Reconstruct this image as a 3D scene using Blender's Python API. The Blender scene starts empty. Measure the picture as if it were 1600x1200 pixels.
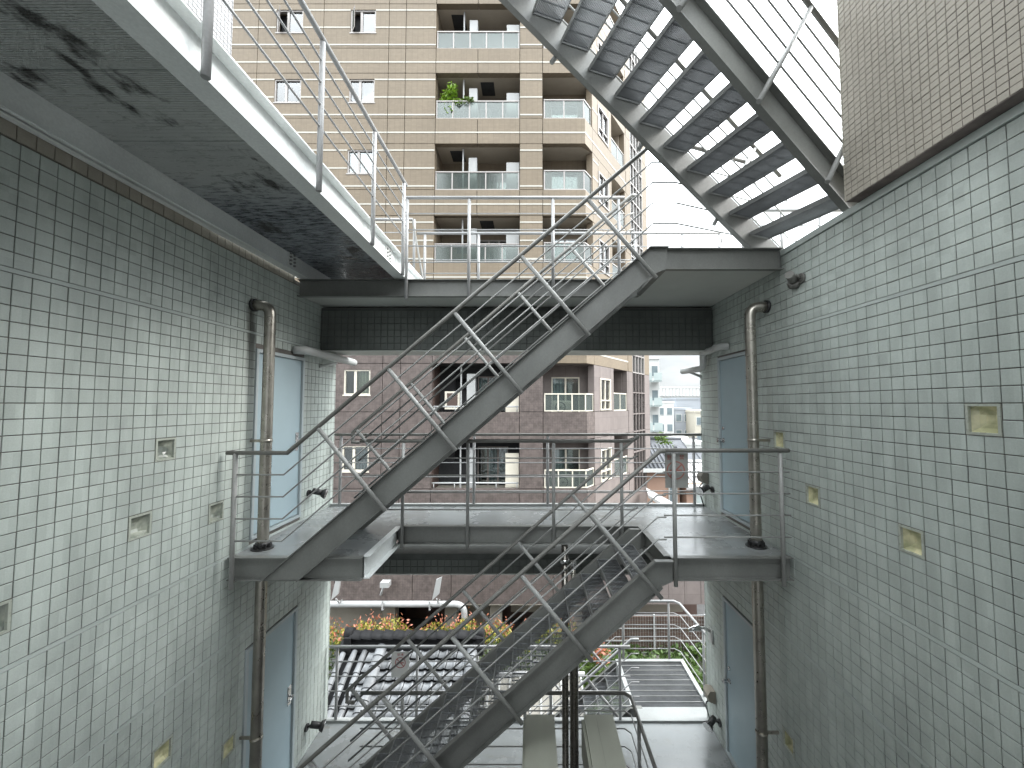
import bpy, bmesh, math, random
from mathutils import Vector, Matrix
random.seed(7)
R = math.radians
scn = bpy.context.scene
C = scn.collection

# ------------------------------------------------------------------ camera
cam_d = bpy.data.cameras.new("camera")
cam = bpy.data.objects.new("camera", cam_d)
C.objects.link(cam)
cam_d.sensor_width = 36.0
cam_d.lens = 630.0 / 1600.0 * 36.0
cam_d.shift_x = -30.0 / 1600.0
cam_d.clip_start = 0.05
cam_d.clip_end = 3000.0
cam.location = (0, 0, 0)
cam.rotation_euler = (R(90) + math.atan(32 / 630.0), 0, 0)
scn.camera = cam

# ------------------------------------------------------------------ world: bright overcast
SUN_EL, SUN_AZ = R(38), R(88)          # azimuth measured from +Y towards +X
w = bpy.data.worlds.new("World")
scn.world = w
w.use_nodes = True
nt = w.node_tree
for n in list(nt.nodes):
    nt.nodes.remove(n)
def wn(t):
    return nt.nodes.new(t)
out = wn('ShaderNodeOutputWorld'); bg = wn('ShaderNodeBackground')
sky = wn('ShaderNodeTexSky'); sky.sky_type = 'NISHITA'; sky.sun_disc = False
sky.sun_elevation = SUN_EL; sky.sun_rotation = SUN_AZ
sky.air_density = 1.0; sky.dust_density = 2.0; sky.ozone_density = 1.0
hs = wn('ShaderNodeHueSaturation'); hs.inputs['Saturation'].default_value = 0.45
nt.links.new(sky.outputs[0], hs.inputs['Color'])
geo = wn('ShaderNodeTexCoord')
sep = wn('ShaderNodeSeparateXYZ'); nt.links.new(geo.outputs['Generated'], sep.inputs[0])
# cloud layer: overcast, three times brighter overhead than at the horizon
ramp = wn('ShaderNodeFloatCurve')
cv = ramp.mapping.curves[0]
cv.points[0].location = (0.0, 0.072); cv.points[1].location = (1.0, 1.0)
cv.points.new(0.12, 0.097); cv.points.new(0.30, 0.36)
ramp.mapping.update()
nt.links.new(sep.outputs['Z'], ramp.inputs['Value'])
rsc = wn('ShaderNodeMath'); rsc.operation = 'MULTIPLY'; rsc.inputs[1].default_value = 26.0
nt.links.new(ramp.outputs[0], rsc.inputs[0])
noi = wn('ShaderNodeTexNoise'); noi.inputs['Scale'].default_value = 5.0; noi.inputs['Detail'].default_value = 7.0
noi.inputs['Roughness'].default_value = 0.55
mp = wn('ShaderNodeMapping'); mp.inputs['Scale'].default_value = (1, 1, 3.2); mp.inputs['Location'].default_value = (0.3, 0.1, 0.4)
nt.links.new(geo.outputs['Generated'], mp.inputs[0]); nt.links.new(mp.outputs[0], noi.inputs['Vector'])
nr = wn('ShaderNodeMapRange'); nr.inputs[1].default_value = 0.3; nr.inputs[2].default_value = 0.7
nr.inputs[3].default_value = 0.72; nr.inputs[4].default_value = 1.2
nt.links.new(noi.outputs['Fac'], nr.inputs[0])
mul = wn('ShaderNodeMath'); mul.operation = 'MULTIPLY'
nt.links.new(rsc.outputs[0], mul.inputs[0]); nt.links.new(nr.outputs[0], mul.inputs[1])
cc = wn('ShaderNodeVectorMath'); cc.operation = 'SCALE'
cc.inputs[0].default_value = (0.94, 1.0, 1.03)
nt.links.new(mul.outputs[0], cc.inputs['Scale'])
mx = wn('ShaderNodeMixRGB'); mx.inputs[0].default_value = 0.9
nt.links.new(hs.outputs[0], mx.inputs[1]); nt.links.new(cc.outputs[0], mx.inputs[2])
nt.links.new(mx.outputs[0], bg.inputs[0])
bg.inputs[1].default_value = 0.1
nt.links.new(bg.outputs[0], out.inputs[0])

sl = bpy.data.lights.new("sun", 'SUN'); sl.energy = 1.0; sl.angle = R(30); sl.color = (1.0, 0.97, 0.92)
so = bpy.data.objects.new("sun", sl); C.objects.link(so)
so.location = (0, 0, 40)
sd = Vector((math.sin(SUN_AZ) * math.cos(SUN_EL), math.cos(SUN_AZ) * math.cos(SUN_EL), math.sin(SUN_EL)))
so.rotation_euler = (-sd).to_track_quat('-Z', 'Y').to_euler()

vs = scn.view_settings
vs.view_transform = 'Standard'; vs.look = 'None'; vs.gamma = 1.0; vs.use_curve_mapping = False
vs.exposure = 2.1
scn.cycles.max_bounces = 8
scn.cycles.diffuse_bounces = 5
scn.cycles.transparent_max_bounces = 24

# ------------------------------------------------------------------ materials
class NT:
    def __init__(s, name):
        s.m = bpy.data.materials.new(name); s.m.use_nodes = True
        s.t = s.m.node_tree
        s.p = s.t.nodes['Principled BSDF']
        s.o = s.t.nodes['Material Output']
    def n(s, t, **k):
        n = s.t.nodes.new(t)
        for a, b in k.items():
            setattr(n, a, b)
        return n
    def l(s, a, b):
        s.t.links.new(a, b)
    def pos(s):
        g = s.n('ShaderNodeNewGeometry'); return g.outputs['Position']
    def noise(s, scale, detail=4, rough=0.55, vec=None, stretch=None, seed=0.0):
        n = s.n('ShaderNodeTexNoise'); n.inputs['Scale'].default_value = scale
        n.inputs['Detail'].default_value = detail; n.inputs['Roughness'].default_value = rough
        v = vec if vec is not None else s.pos()
        m = s.n('ShaderNodeMapping'); m.inputs['Location'].default_value = (seed, seed * 1.7, seed * 0.6)
        if stretch: m.inputs['Scale'].default_value = stretch
        s.l(v, m.inputs[0]); s.l(m.outputs[0], n.inputs['Vector'])
        return n.outputs['Fac']
    def rng(s, f, a, b, c, d):
        n = s.n('ShaderNodeMapRange')
        for i, v in enumerate((a, b, c, d)):
            n.inputs[i + 1].default_value = v
        s.l(f, n.inputs[0]); return n.outputs[0]
    def mix(s, f, a, b, mode='MIX'):
        n = s.n('ShaderNodeMixRGB', blend_type=mode)
        for i, v in ((0, f), (1, a), (2, b)):
            if isinstance(v, (int, float)): n.inputs[i].default_value = v
            elif isinstance(v, tuple): n.inputs[i].default_value = (*v, 1) if len(v) == 3 else v
            else: s.l(v, n.inputs[i])
        return n.outputs[0]
    def scale(s, col, f):
        n = s.n('ShaderNodeVectorMath', operation='SCALE')
        if isinstance(col, tuple): n.inputs[0].default_value = col
        else: s.l(col, n.inputs[0])
        s.l(f, n.inputs['Scale']); return n.outputs[0]
    def bump(s, f, strength=0.3, dist=0.01):
        n = s.n('ShaderNodeBump'); n.inputs['Strength'].default_value = strength
        n.inputs['Distance'].default_value = dist
        s.l(f, n.inputs['Height']); s.l(n.outputs[0], s.p.inputs['Normal'])
    def col(s, c):
        if isinstance(c, tuple): s.p.inputs['Base Color'].default_value = (*c, 1)
        else: s.l(c, s.p.inputs['Base Color'])
    def set(s, rough=0.6, metal=0.0, spec=0.5):
        if isinstance(rough, (int, float)): s.p.inputs['Roughness'].default_value = rough
        else: s.l(rough, s.p.inputs['Roughness'])
        s.p.inputs['Metallic'].default_value = metal
        s.p.inputs['Specular IOR Level'].default_value = spec

M = {}
def simple(name, c, rough=0.6, metal=0.0, var=0.12, scale=3.0, spec=0.5, stretch=None, bump=0.0):
    a = NT(name)
    f = a.rng(a.noise(scale, 6, 0.6, stretch=stretch), 0.3, 0.7, 1 - var, 1 + var)
    a.col(a.scale(c, f)); a.set(a.rng(a.noise(scale * 2.3, 3, 0.6, seed=3.1), 0.3, 0.7, max(0.02, rough - 0.08), min(1, rough + 0.08)), metal, spec)
    if bump: a.bump(a.noise(scale * 30, 3, 0.6), bump, 0.004)
    M[name] = a.m
    return a

def tile_mat(name, c, pitch, var=0.06, rough=0.35, streak=0.25, bumpk=0.12):
    a = NT(name)
    p = a.pos()
    dv = a.n('ShaderNodeVectorMath', operation='DIVIDE'); dv.inputs[1].default_value = pitch; a.l(p, dv.inputs[0])
    fl = a.n('ShaderNodeVectorMath', operation='FLOOR'); a.l(dv.outputs[0], fl.inputs[0])
    wn_ = a.n('ShaderNodeTexWhiteNoise', noise_dimensions='3D'); a.l(fl.outputs[0], wn_.inputs['Vector'])
    t = a.rng(wn_.outputs['Value'], 0, 1, 1 - var, 1 + var)
    st = a.rng(a.noise(2.2, 6, 0.65, stretch=(1, 1, 0.16)), 0.42, 0.75, 1.0, 1.0 - streak)
    big = a.rng(a.noise(0.7, 4, 0.5, seed=5), 0.3, 0.7, 0.9, 1.08)
    m1 = a.n('ShaderNodeMath', operation='MULTIPLY'); a.l(t, m1.inputs[0]); a.l(st, m1.inputs[1])
    m2 = a.n('ShaderNodeMath', operation='MULTIPLY'); a.l(m1.outputs[0], m2.inputs[0]); a.l(big, m2.inputs[1])
    fine = a.rng(a.noise(120, 2, 0.5, seed=2), 0.3, 0.7, 0.95, 1.05)
    m3 = a.n('ShaderNodeMath', operation='MULTIPLY'); a.l(m2.outputs[0], m3.inputs[0]); a.l(fine, m3.inputs[1])
    col_ = a.scale(c, m3.outputs[0])
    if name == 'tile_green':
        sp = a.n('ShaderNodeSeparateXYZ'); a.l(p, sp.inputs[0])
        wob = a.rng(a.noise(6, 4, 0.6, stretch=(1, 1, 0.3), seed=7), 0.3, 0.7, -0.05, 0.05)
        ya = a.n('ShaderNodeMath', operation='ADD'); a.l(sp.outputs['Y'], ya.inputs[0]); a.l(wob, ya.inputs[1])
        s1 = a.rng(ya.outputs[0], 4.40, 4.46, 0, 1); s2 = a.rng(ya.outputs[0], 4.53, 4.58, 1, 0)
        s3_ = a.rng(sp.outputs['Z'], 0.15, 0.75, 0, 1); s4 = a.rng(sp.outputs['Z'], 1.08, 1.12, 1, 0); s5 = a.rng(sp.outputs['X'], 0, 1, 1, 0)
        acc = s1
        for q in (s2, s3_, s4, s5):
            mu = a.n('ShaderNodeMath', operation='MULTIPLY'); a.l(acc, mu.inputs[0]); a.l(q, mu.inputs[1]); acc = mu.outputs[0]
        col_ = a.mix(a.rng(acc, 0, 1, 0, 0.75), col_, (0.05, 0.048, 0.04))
    a.col(col_)
    a.set(a.rng(wn_.outputs['Value'], 0, 1, rough - 0.05, rough + 0.12), 0, 0.4)
    a.bump(a.noise(45, 3, 0.6, seed=1), bumpk, 0.004)
    M[name] = a.m

tile_mat('tile_green', (0.43, 0.472, 0.442), (0.0985, 0.0985, 0.098), 0.07, 0.42, 0.32)
tile_mat('tile_beige', (0.31, 0.285, 0.24), (0.06, 0.06, 0.046), 0.05, 0.5, 0.1)
tile_mat('tile_white', (0.30, 0.295, 0.30), (0.047, 0.047, 0.047), 0.03, 0.4, 0.08)
def grout(name, c):
    a = NT(name)
    f = a.rng(a.noise(1.6, 6, 0.7), 0.35, 0.65, 0.55, 1.5)
    a.col(a.scale(c, f)); a.set(0.9); M[name] = a.m
grout('grout', (0.12, 0.11, 0.10)); grout('grout_light', (0.15, 0.125, 0.115))
simple('joint_sealant', (0.40, 0.44, 0.42), 0.5, var=0.15, scale=2.0)

def steel(name, c, rough=0.45, dirt=0.35):
    a = NT(name)
    f = a.rng(a.noise(1.8, 7, 0.62, stretch=(1, 1, 0.6)), 0.35, 0.72, 1.05, 1 - dirt)
    g = a.rng(a.noise(60, 3, 0.6, seed=4), 0.3, 0.7, 0.93, 1.07)
    m = a.n('ShaderNodeMath', operation='MULTIPLY'); a.l(f, m.inputs[0]); a.l(g, m.inputs[1])
    a.col(a.scale(c, m.outputs[0]))
    a.set(a.rng(a.noise(5, 4, 0.6, seed=8), 0.3, 0.7, rough - 0.1, rough + 0.12), 0, 0.45)
    M[name] = a.m
steel('steel_grey', (0.172, 0.175, 0.164))
steel('steel_lit', (0.72, 0.74, 0.73), 0.45, 0.12)  # lighter copy of the grey paint, for beams that catch light
steel('handrail_steel', (0.15, 0.147, 0.135), 0.4, 0.3)
steel('steel_mid', (0.29, 0.30, 0.295), 0.45, 0.2)
steel('rail_steel', (0.28, 0.28, 0.27), 0.38, 0.2)
steel('rail_pale', (0.30, 0.30, 0.30), 0.38, 0.12)
a = simple('stainless', (0.36, 0.34, 0.30), 0.32, 0.85, 0.2, 6.0)
simple('stainless_dark', (0.14, 0.13, 0.115), 0.28, 0.85, 0.2, 6.0)
simple('dark_metal', (0.035, 0.035, 0.035), 0.4, 0.3, 0.2, 8)
simple('chrome', (0.6, 0.6, 0.6), 0.25, 1.0, 0.1, 8)
simple('door_blue', (0.30, 0.385, 0.42), 0.4, 0, 0.06, 1.2)
simple('door_edge', (0.36, 0.40, 0.41), 0.4, 0, 0.06, 3)
simple('soffit_paint', (0.46, 0.47, 0.44), 0.6, 0, 0.08, 1.5)
simple('conduit_grey', (0.42, 0.43, 0.42), 0.5, 0, 0.08, 4)
simple('dark_soffit', (0.06, 0.064, 0.06), 0.75, 0, 0.25, 4)

# wet floor paint with stains
a = NT('floor_paint')
n1 = a.noise(1.6, 8, 0.65, seed=2.0)
n2 = a.noise(6.0, 6, 0.7, seed=9.0, stretch=(0.5, 1.6, 1))
c0 = a.mix(a.rng(n1, 0.30, 0.75, 0, 1), (0.27, 0.285, 0.29), (0.19, 0.198, 0.195))
c1 = a.mix(a.rng(n2, 0.55, 0.80, 0, 0.6), c0, (0.15, 0.125, 0.085))
a.col(c1); a.set(a.rng(n1, 0.35, 0.65, 0.40, 0.14), 0, 0.5)
a.bump(a.noise(70, 2, 0.5), 0.06, 0.003)
M['floor_paint'] = a.m
# underside of the walkway panels: grey, ribbed, water marked
a = NT('panel_underside')
pp = a.pos()
wv = a.n('ShaderNodeTexWave', wave_type='BANDS', bands_direction='Y'); wv.inputs['Scale'].default_value = 22; wv.inputs['Distortion'].default_value = 0.4
a.l(pp, wv.inputs['Vector'])
sy = a.n('ShaderNodeSeparateXYZ'); a.l(pp, sy.inputs[0])
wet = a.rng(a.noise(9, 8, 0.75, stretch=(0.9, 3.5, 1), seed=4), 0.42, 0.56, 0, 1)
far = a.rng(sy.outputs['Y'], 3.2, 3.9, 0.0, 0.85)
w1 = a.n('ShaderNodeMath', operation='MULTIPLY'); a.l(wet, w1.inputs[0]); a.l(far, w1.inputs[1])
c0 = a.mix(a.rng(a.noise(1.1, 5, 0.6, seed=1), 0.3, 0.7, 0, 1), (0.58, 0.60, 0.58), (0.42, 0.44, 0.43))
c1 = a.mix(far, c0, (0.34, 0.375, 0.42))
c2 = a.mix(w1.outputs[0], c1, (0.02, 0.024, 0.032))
blot = a.rng(a.noise(1.9, 6, 0.65, stretch=(1.7, 0.9, 1), seed=12.2), 0.56, 0.64, 0, 0.92)
c3 = a.mix(blot, c2, (0.02, 0.018, 0.016))
a.col(c3); a.set(a.rng(wet, 0, 1, 0.6, 0.25), 0, 0.5)
a.bump(wv.outputs['Fac'], 0.8, 0.012)
M['panel_underside'] = a.m

steel('grating', (0.19, 0.198, 0.205), 0.5, 0.5)
steel('tread_plate', (0.27, 0.275, 0.27), 0.5, 0.4)

# glass block
a = NT('glass_block')
f = a.noise(9, 3, 0.5); 
a.col(a.mix(a.rng(f, 0.4, 0.6, 0, 1), (0.40, 0.40, 0.24), (0.70, 0.66, 0.42))); a.set(0.12, 0, 0.8); M['glass_block'] = a.m
a = NT('glass_block_cool')
f = a.noise(9, 3, 0.5); 
a.col(a.mix(a.rng(f, 0.4, 0.6, 0, 1), (0.15, 0.17, 0.15), (0.36, 0.38, 0.32))); a.set(0.12, 0, 0.8); M['glass_block_cool'] = a.m
simple('block_rim', (0.36, 0.38, 0.33), 0.3, 0, 0.1, 10)

# facade
def facade(name, c, tile, mott):
    a = NT(name)
    p = a.pos()
    sx = a.n('ShaderNodeSeparateXYZ'); a.l(p, sx.inputs[0])
    ad = a.n('ShaderNodeMath', operation='ADD'); a.l(sx.outputs['X'], ad.inputs[0]); a.l(sx.outputs['Y'], ad.inputs[1])
    cb = a.n('ShaderNodeCombineXYZ'); a.l(ad.outputs[0], cb.inputs[0]); a.l(sx.outputs['Z'], cb.inputs[1])
    b = a.n('ShaderNodeTexBrick'); b.offset = 0.0
    b.inputs['Color1'].default_value = (1, 1, 1, 1); b.inputs['Color2'].default_value = (0.9, 0.9, 0.9, 1)
    b.inputs['Mortar'].default_value = (0.78, 0.78, 0.78, 1)
    b.inputs['Scale'].default_value = 1.0; b.inputs['Mortar Size'].default_value = tile[2]
    b.inputs['Brick Width'].default_value = tile[0]; b.inputs['Row Height'].default_value = tile[1]
    a.l(cb.outputs[0], b.inputs['Vector'])
    mot = a.rng(a.noise(mott[0], 3, 0.6, seed=3), 0.35, 0.65, 1 - mott[1], 1 + mott[1])
    big = a.rng(a.noise(0.35, 6, 0.65, seed=6, stretch=(1, 1, 0.5)), 0.3, 0.7, 0.88, 1.08)
    mm = a.n('ShaderNodeMath', operation='MULTIPLY'); a.l(mot, mm.inputs[0]); a.l(big, mm.inputs[1])
    a.col(a.scale(a.mix(1.0, b.outputs['Color'], c, 'MULTIPLY'), mm.outputs[0])); a.set(0.6, 0, 0.3)
    M[name] = a.m
facade('facade_beige', (0.20, 0.158, 0.112), (0.24, 0.06, 0.012), (7, 0.05))
facade('facade_brown', (0.115, 0.092, 0.084), (0.1, 0.1, 0.008), (6, 0.22))
facade('facade_mauve', (0.175, 0.147, 0.137), (0.6, 0.6, 0.012), (4, 0.05))
simple('band_white', (0.40, 0.38, 0.335), 0.6, 0, 0.05, 3)
simple('soffit_beige', (0.36, 0.31, 0.25), 0.8, 0, 0.1, 1)
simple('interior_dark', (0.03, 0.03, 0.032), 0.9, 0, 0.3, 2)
simple('frame_alu', (0.31, 0.285, 0.27), 0.4, 0.1, 0.06, 4)
simple('frame_brown', (0.20, 0.17, 0.155), 0.45, 0.1, 0.06, 4)
simple('frame_cream', (0.62, 0.57, 0.48), 0.45, 0.0, 0.05, 4)
simple('white_paint', (0.33, 0.33, 0.325), 0.45, 0, 0.06, 3)
simple('seam_dark', (0.12, 0.095, 0.08), 0.8, 0, 0.1, 3)
def cloth(name, c):
    a = NT(name)
    wv = a.n('ShaderNodeTexWave', wave_type='BANDS', bands_direction='X'); wv.inputs['Scale'].default_value = 2.2
    wv.inputs['Distortion'].default_value = 2.0; wv.inputs['Detail'].default_value = 2
    mpn = a.n('ShaderNodeMapping'); mpn.inputs['Scale'].default_value = (1, 1, 0.1); a.l(a.pos(), mpn.inputs[0]); a.l(mpn.outputs[0], wv.inputs['Vector'])
    a.col(a.scale(c, a.rng(wv.outputs['Fac'], 0, 1, 0.7, 1.08))); a.set(0.9); M[name] = a.m
cloth('curtain_pale', (0.44, 0.48, 0.48)); cloth('curtain_cream', (0.6, 0.57, 0.38)); cloth('curtain_grey', (0.3, 0.33, 0.34))
def glass(name, tint, k, rough=0.03, body=None):
    a = NT(name)
    tr = a.n('ShaderNodeBsdfTransparent'); tr.inputs[0].default_value = (*tint, 1)
    gl = a.n('ShaderNodeBsdfGlossy'); gl.inputs['Roughness'].default_value = rough
    lw = a.n('ShaderNodeFresnel'); lw.inputs[0].default_value = 1.5
    f = a.rng(lw.outputs[0], 0, 1, k, 1.0)
    m1 = a.n('ShaderNodeMixShader'); a.l(f, m1.inputs[0]); a.l(tr.outputs[0], m1.inputs[1]); a.l(gl.outputs[0], m1.inputs[2])
    last = m1.outputs[0]
    if body:
        df = a.n('ShaderNodeBsdfDiffuse'); df.inputs[0].default_value = (*body[0], 1)
        m2 = a.n('ShaderNodeMixShader'); m2.inputs[0].default_value = body[1]
        a.l(last, m2.inputs[1]); a.l(df.outputs[0], m2.inputs[2]); last = m2.outputs[0]
    a.l(last, a.o.inputs[0]); M[name] = a.m
glass('window_glass', (0.8, 0.86, 0.86), 0.13)
glass('frosted_glass', (0.72, 0.78, 0.75), 0.035, 0.12, ((0.14, 0.165, 0.155), 0.30))
# vegetation
def leafm(name, c, var):
    a = NT(name)
    f = a.rng(a.noise(14, 3, 0.7), 0.3, 0.7, 1 - var, 1 + var)
    a.col(a.scale(c, f)); a.set(0.45, 0, 0.4)
    tl = a.n('ShaderNodeBsdfTranslucent'); tl.inputs[0].default_value = (c[0] * 1.2, c[1] * 1.3, c[2] * 0.7, 1)
    ms = a.n('ShaderNodeMixShader'); ms.inputs[0].default_value = 0.25
    a.l(a.p.outputs[0], ms.inputs[1]); a.l(tl.outputs[0], ms.inputs[2]); a.l(ms.outputs[0], a.o.inputs[0])
    M[name] = a.m
leafm('leaf_green', (0.075, 0.12, 0.025), 0.5); leafm('leaf_fresh', (0.16, 0.26, 0.03), 0.35)
leafm('leaf_yellow', (0.24, 0.22, 0.04), 0.35); leafm('leaf_red', (0.36, 0.135, 0.085), 0.4)
leafm('leaf_cover', (0.062, 0.10, 0.028), 0.45)
leafm('leaf_dark', (0.05, 0.08, 0.03), 0.4)
simple('wood', (0.12, 0.08, 0.05), 0.8, 0, 0.3, 9)
# kawara
a = NT('kawara')
oi = a.n('ShaderNodeObjectInfo')
f = a.rng(oi.outputs['Random'], 0, 1, 0.75, 1.2)
g = a.rng(a.noise(5, 5, 0.6), 0.3, 0.7, 0.75, 1.2)
mm = a.n('ShaderNodeMath', operation='MULTIPLY'); a.l(f, mm.inputs[0]); a.l(g, mm.inputs[1])
a.col(a.scale((0.14, 0.145, 0.152), mm.outputs[0])); a.set(0.45, 0.05, 0.45); M['kawara'] = a.m
simple('kawara_dark', (0.013, 0.013, 0.014), 0.75, 0.0, 0.3, 6, 0.2)
simple('asphalt', (0.06, 0.06, 0.06), 0.85, 0, 0.2, 1.5)
simple('concrete', (0.26, 0.235, 0.195), 0.8, 0, 0.12, 1.2)
simple('concrete_dark', (0.16, 0.15, 0.13), 0.8, 0, 0.15, 1.2)
simple('louvre_brown', (0.08, 0.05, 0.04), 0.55, 0, 0.15, 3)
simple('duct_beige', (0.33, 0.335, 0.28), 0.6, 0, 0.1, 2.0, stretch=(1, 0.3, 1), bump=0.1)
simple('sign_plate', (0.26, 0.26, 0.245), 0.4, 0, 0.05, 4)
simple('sign_white', (0.72, 0.70, 0.68), 0.4, 0, 0.04, 4)
simple('sign_red', (0.42, 0.10, 0.09), 0.5, 0, 0.05, 4)
simple('sign_red_dim', (0.30, 0.12, 0.10), 0.5, 0, 0.05, 4)
simple('far_white', (0.446, 0.446, 0.432), 0.8, 0, 0.08, 0.3)
simple('far_grey', (0.259, 0.274, 0.295), 0.8, 0, 0.08, 0.3)
simple('far_cream', (0.374, 0.346, 0.288), 0.8, 0, 0.08, 0.3)
simple('far_salmon', (0.302, 0.194, 0.144), 0.8, 0, 0.1, 0.5)
simple('far_roof', (0.085, 0.088, 0.096), 0.9, 0, 0.2, 1.2)
simple('far_roof_pale', (0.360, 0.346, 0.338), 0.5, 0.1, 0.1, 1)
simple('far_glass', (0.13, 0.16, 0.17), 0.15, 0, 0.25, 0.6, 0.7)
simple('far_teal', (0.33, 0.375, 0.365), 0.4, 0, 0.1, 0.6)

# ------------------------------------------------------------------ mesh builder
class MB:
    def __init__(s):
        s.v = []; s.f = []; s.sm = []
    def add(s, vs, fs, smooth=False):
        o = len(s.v); s.v += [tuple(p) for p in vs]
        s.f += [tuple(i + o for i in f) for f in fs]; s.sm += [smooth] * len(fs)
        return s
    def box(s, a, b):
        x0, y0, z0 = [min(p, q) for p, q in zip(a, b)]; x1, y1, z1 = [max(p, q) for p, q in zip(a, b)]
        return s.add([(x0, y0, z0), (x1, y0, z0), (x1, y1, z0), (x0, y1, z0), (x0, y0, z1), (x1, y0, z1), (x1, y1, z1), (x0, y1, z1)],
                     [(0, 3, 2, 1), (4, 5, 6, 7), (0, 1, 5, 4), (1, 2, 6, 5), (2, 3, 7, 6), (3, 0, 4, 7)])
    def prism(s, pts, y0, y1):           # polygon in x,z extruded along y
        n = len(pts)
        area = sum(pts[i][0] * pts[(i + 1) % n][1] - pts[(i + 1) % n][0] * pts[i][1] for i in range(n))
        if area < 0: pts = pts[::-1]
        if y0 > y1: y0, y1 = y1, y0
        vs = [(x, y0, z) for x, z in pts] + [(x, y1, z) for x, z in pts]
        fs = [tuple(range(n)), tuple(range(2 * n - 1, n - 1, -1))]
        fs += [(i, i + n, (i + 1) % n + n, (i + 1) % n) for i in range(n)]
        return s.add(vs, fs)
    def prismz(s, pts, z0, z1):          # polygon in x,y extruded along z
        n = len(pts)
        area = sum(pts[i][0] * pts[(i + 1) % n][1] - pts[(i + 1) % n][0] * pts[i][1] for i in range(n))
        if area < 0: pts = pts[::-1]
        vs = [(x, y, z0) for x, y in pts] + [(x, y, z1) for x, y in pts]
        fs = [tuple(range(n - 1, -1, -1)), tuple(range(n, 2 * n))]
        fs += [(i, (i + 1) % n, (i + 1) % n + n, i + n) for i in range(n)]
        return s.add(vs, fs)
    def tube(s, pts, r, seg=10, cap=True, r1=None):
        P = [Vector(p) for p in pts]; n = len(P); rings = []
        T = []
        for i in range(n):
            if i == 0: t = P[1] - P[0]
            elif i == n - 1: t = P[-1] - P[-2]
            else: t = (P[i + 1] - P[i]).normalized() + (P[i] - P[i - 1]).normalized()
            T.append(t.normalized())
        ref = Vector((0, 0, 1)) if abs(T[0].z) < 0.9 else Vector((0, 1, 0))
        u = T[0].cross(ref).normalized()
        vs = []
        for i in range(n):
            t = T[i]
            u = (u - t * u.dot(t)).normalized(); v = t.cross(u)
            k = 1.0
            if 0 < i < n - 1:
                c = max(0.5, (P[i + 1] - P[i]).normalized().dot(t)); k = 1.0 / c
            rr = r if r1 is None else r + (r1 - r) * i / (n - 1)
            for j in range(seg):
                a_ = 2 * math.pi * j / seg
                # widen across the mitre only
                vs.append(P[i] + (u * math.cos(a_) + v * math.sin(a_)) * rr * (1 + (k - 1) * 0.5))
        fs = []
        for i in range(n - 1):
            for j in range(seg):
                a_, b_ = i * seg + j, i * seg + (j + 1) % seg
                fs.append((a_, a_ + seg, b_ + seg, b_))
        s.add(vs, fs, True)
        if cap:
            o = len(s.v) - len(vs)
            s.f.append(tuple(o + j for j in range(seg))); s.sm.append(False)
            s.f.append(tuple(o + (n - 1) * seg + j for j in range(seg - 1, -1, -1))); s.sm.append(False)
        return s
    def xf(s, fn):
        s.v = [tuple(fn(Vector(p))) for p in s.v]; return s

ORIG = {}
def bend(p0, p1, p2, rad, n=6):
    """round corner at p1"""
    p0, p1, p2 = Vector(p0), Vector(p1), Vector(p2)
    a_, b_ = (p0 - p1).normalized(), (p2 - p1).normalized()
    q0, q2 = p1 + a_ * rad, p1 + b_ * rad
    return [tuple((q0 * (1 - t) ** 2) + p1 * (2 * t * (1 - t)) + q2 * t ** 2) for t in [i / n for i in range(n + 1)]]
def mesh(name, mb, mat):
    me = bpy.data.meshes.new(name)
    me.from_pydata(mb.v, [], mb.f)
    me.polygons.foreach_set('use_smooth', mb.sm)
    me.materials.append(M[mat] if isinstance(mat, str) else mat)
    me.update()
    return me
def obj(name, mb, mat, parent=None, kind=None, local=False):
    if parent is not None and not local:
        b = ORIG[parent.name]
        mb.v = [(p[0] - b[0], p[1] - b[1], p[2] - b[2]) for p in mb.v]
    o = bpy.data.objects.new(name, mesh(name, mb, mat)); C.objects.link(o)
    if parent is not None:
        o.parent = parent
        ORIG[o.name] = ORIG[parent.name]
    else:
        ORIG[o.name] = (0, 0, 0)
    if kind: o['kind'] = kind
    return o
def thing(name, label, cat, loc=(0, 0, 0), rotz=0.0, group=None):
    o = bpy.data.objects.new(name, None); C.objects.link(o)
    o.empty_display_size = 0.2
    o.location = loc; o.rotation_euler = (0, 0, rotz)
    ORIG[o.name] = tuple(loc)
    o['label'] = label; o['category'] = cat
    if group: o['group'] = group
    return o
def place(me, name, loc, parent):       # shared-mesh piece at a world location
    o = bpy.data.objects.new(name, me); C.objects.link(o)
    b = ORIG[parent.name]
    o.parent = parent; o.location = (loc[0] - b[0], loc[1] - b[1], loc[2] - b[2])
    return o
def struct(name, mb, mat):
    return obj(name, mb, mat, None, 'structure')
def single(name, mb, mat, label, cat, group=None):
    c = [sum(p[i] for p in mb.v) / len(mb.v) for i in range(3)]
    c[2] = min(p[2] for p in mb.v)
    mb.v = [tuple(p[i] - c[i] for i in range(3)) for p in mb.v]
    o = obj(name, mb, mat); o.location = c
    o['label'] = label; o['category'] = cat
    if group: o['group'] = group
    return o

FL_U, FL_M, FL_L = 1.66, -1.585, -4.83     # the three floor levels, eye level is 0
RISE = FL_U - FL_M
XL, XR = -3.15, 2.72                       # faces of the two tiled walls
YE = 6.45                                  # far end of the walls
YF, YI = 4.28, 5.36                        # front of the landing legs, front of the cross walkway
GZ = -10.3                                 # street level

# ------------------------------------------------------------------ ground
g = MB(); g.add([(-900, -200, GZ), (900, -200, GZ), (900, 1800, GZ), (-900, 1800, GZ)], [(0, 1, 2, 3)])
struct('ground', g, 'asphalt')

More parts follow.
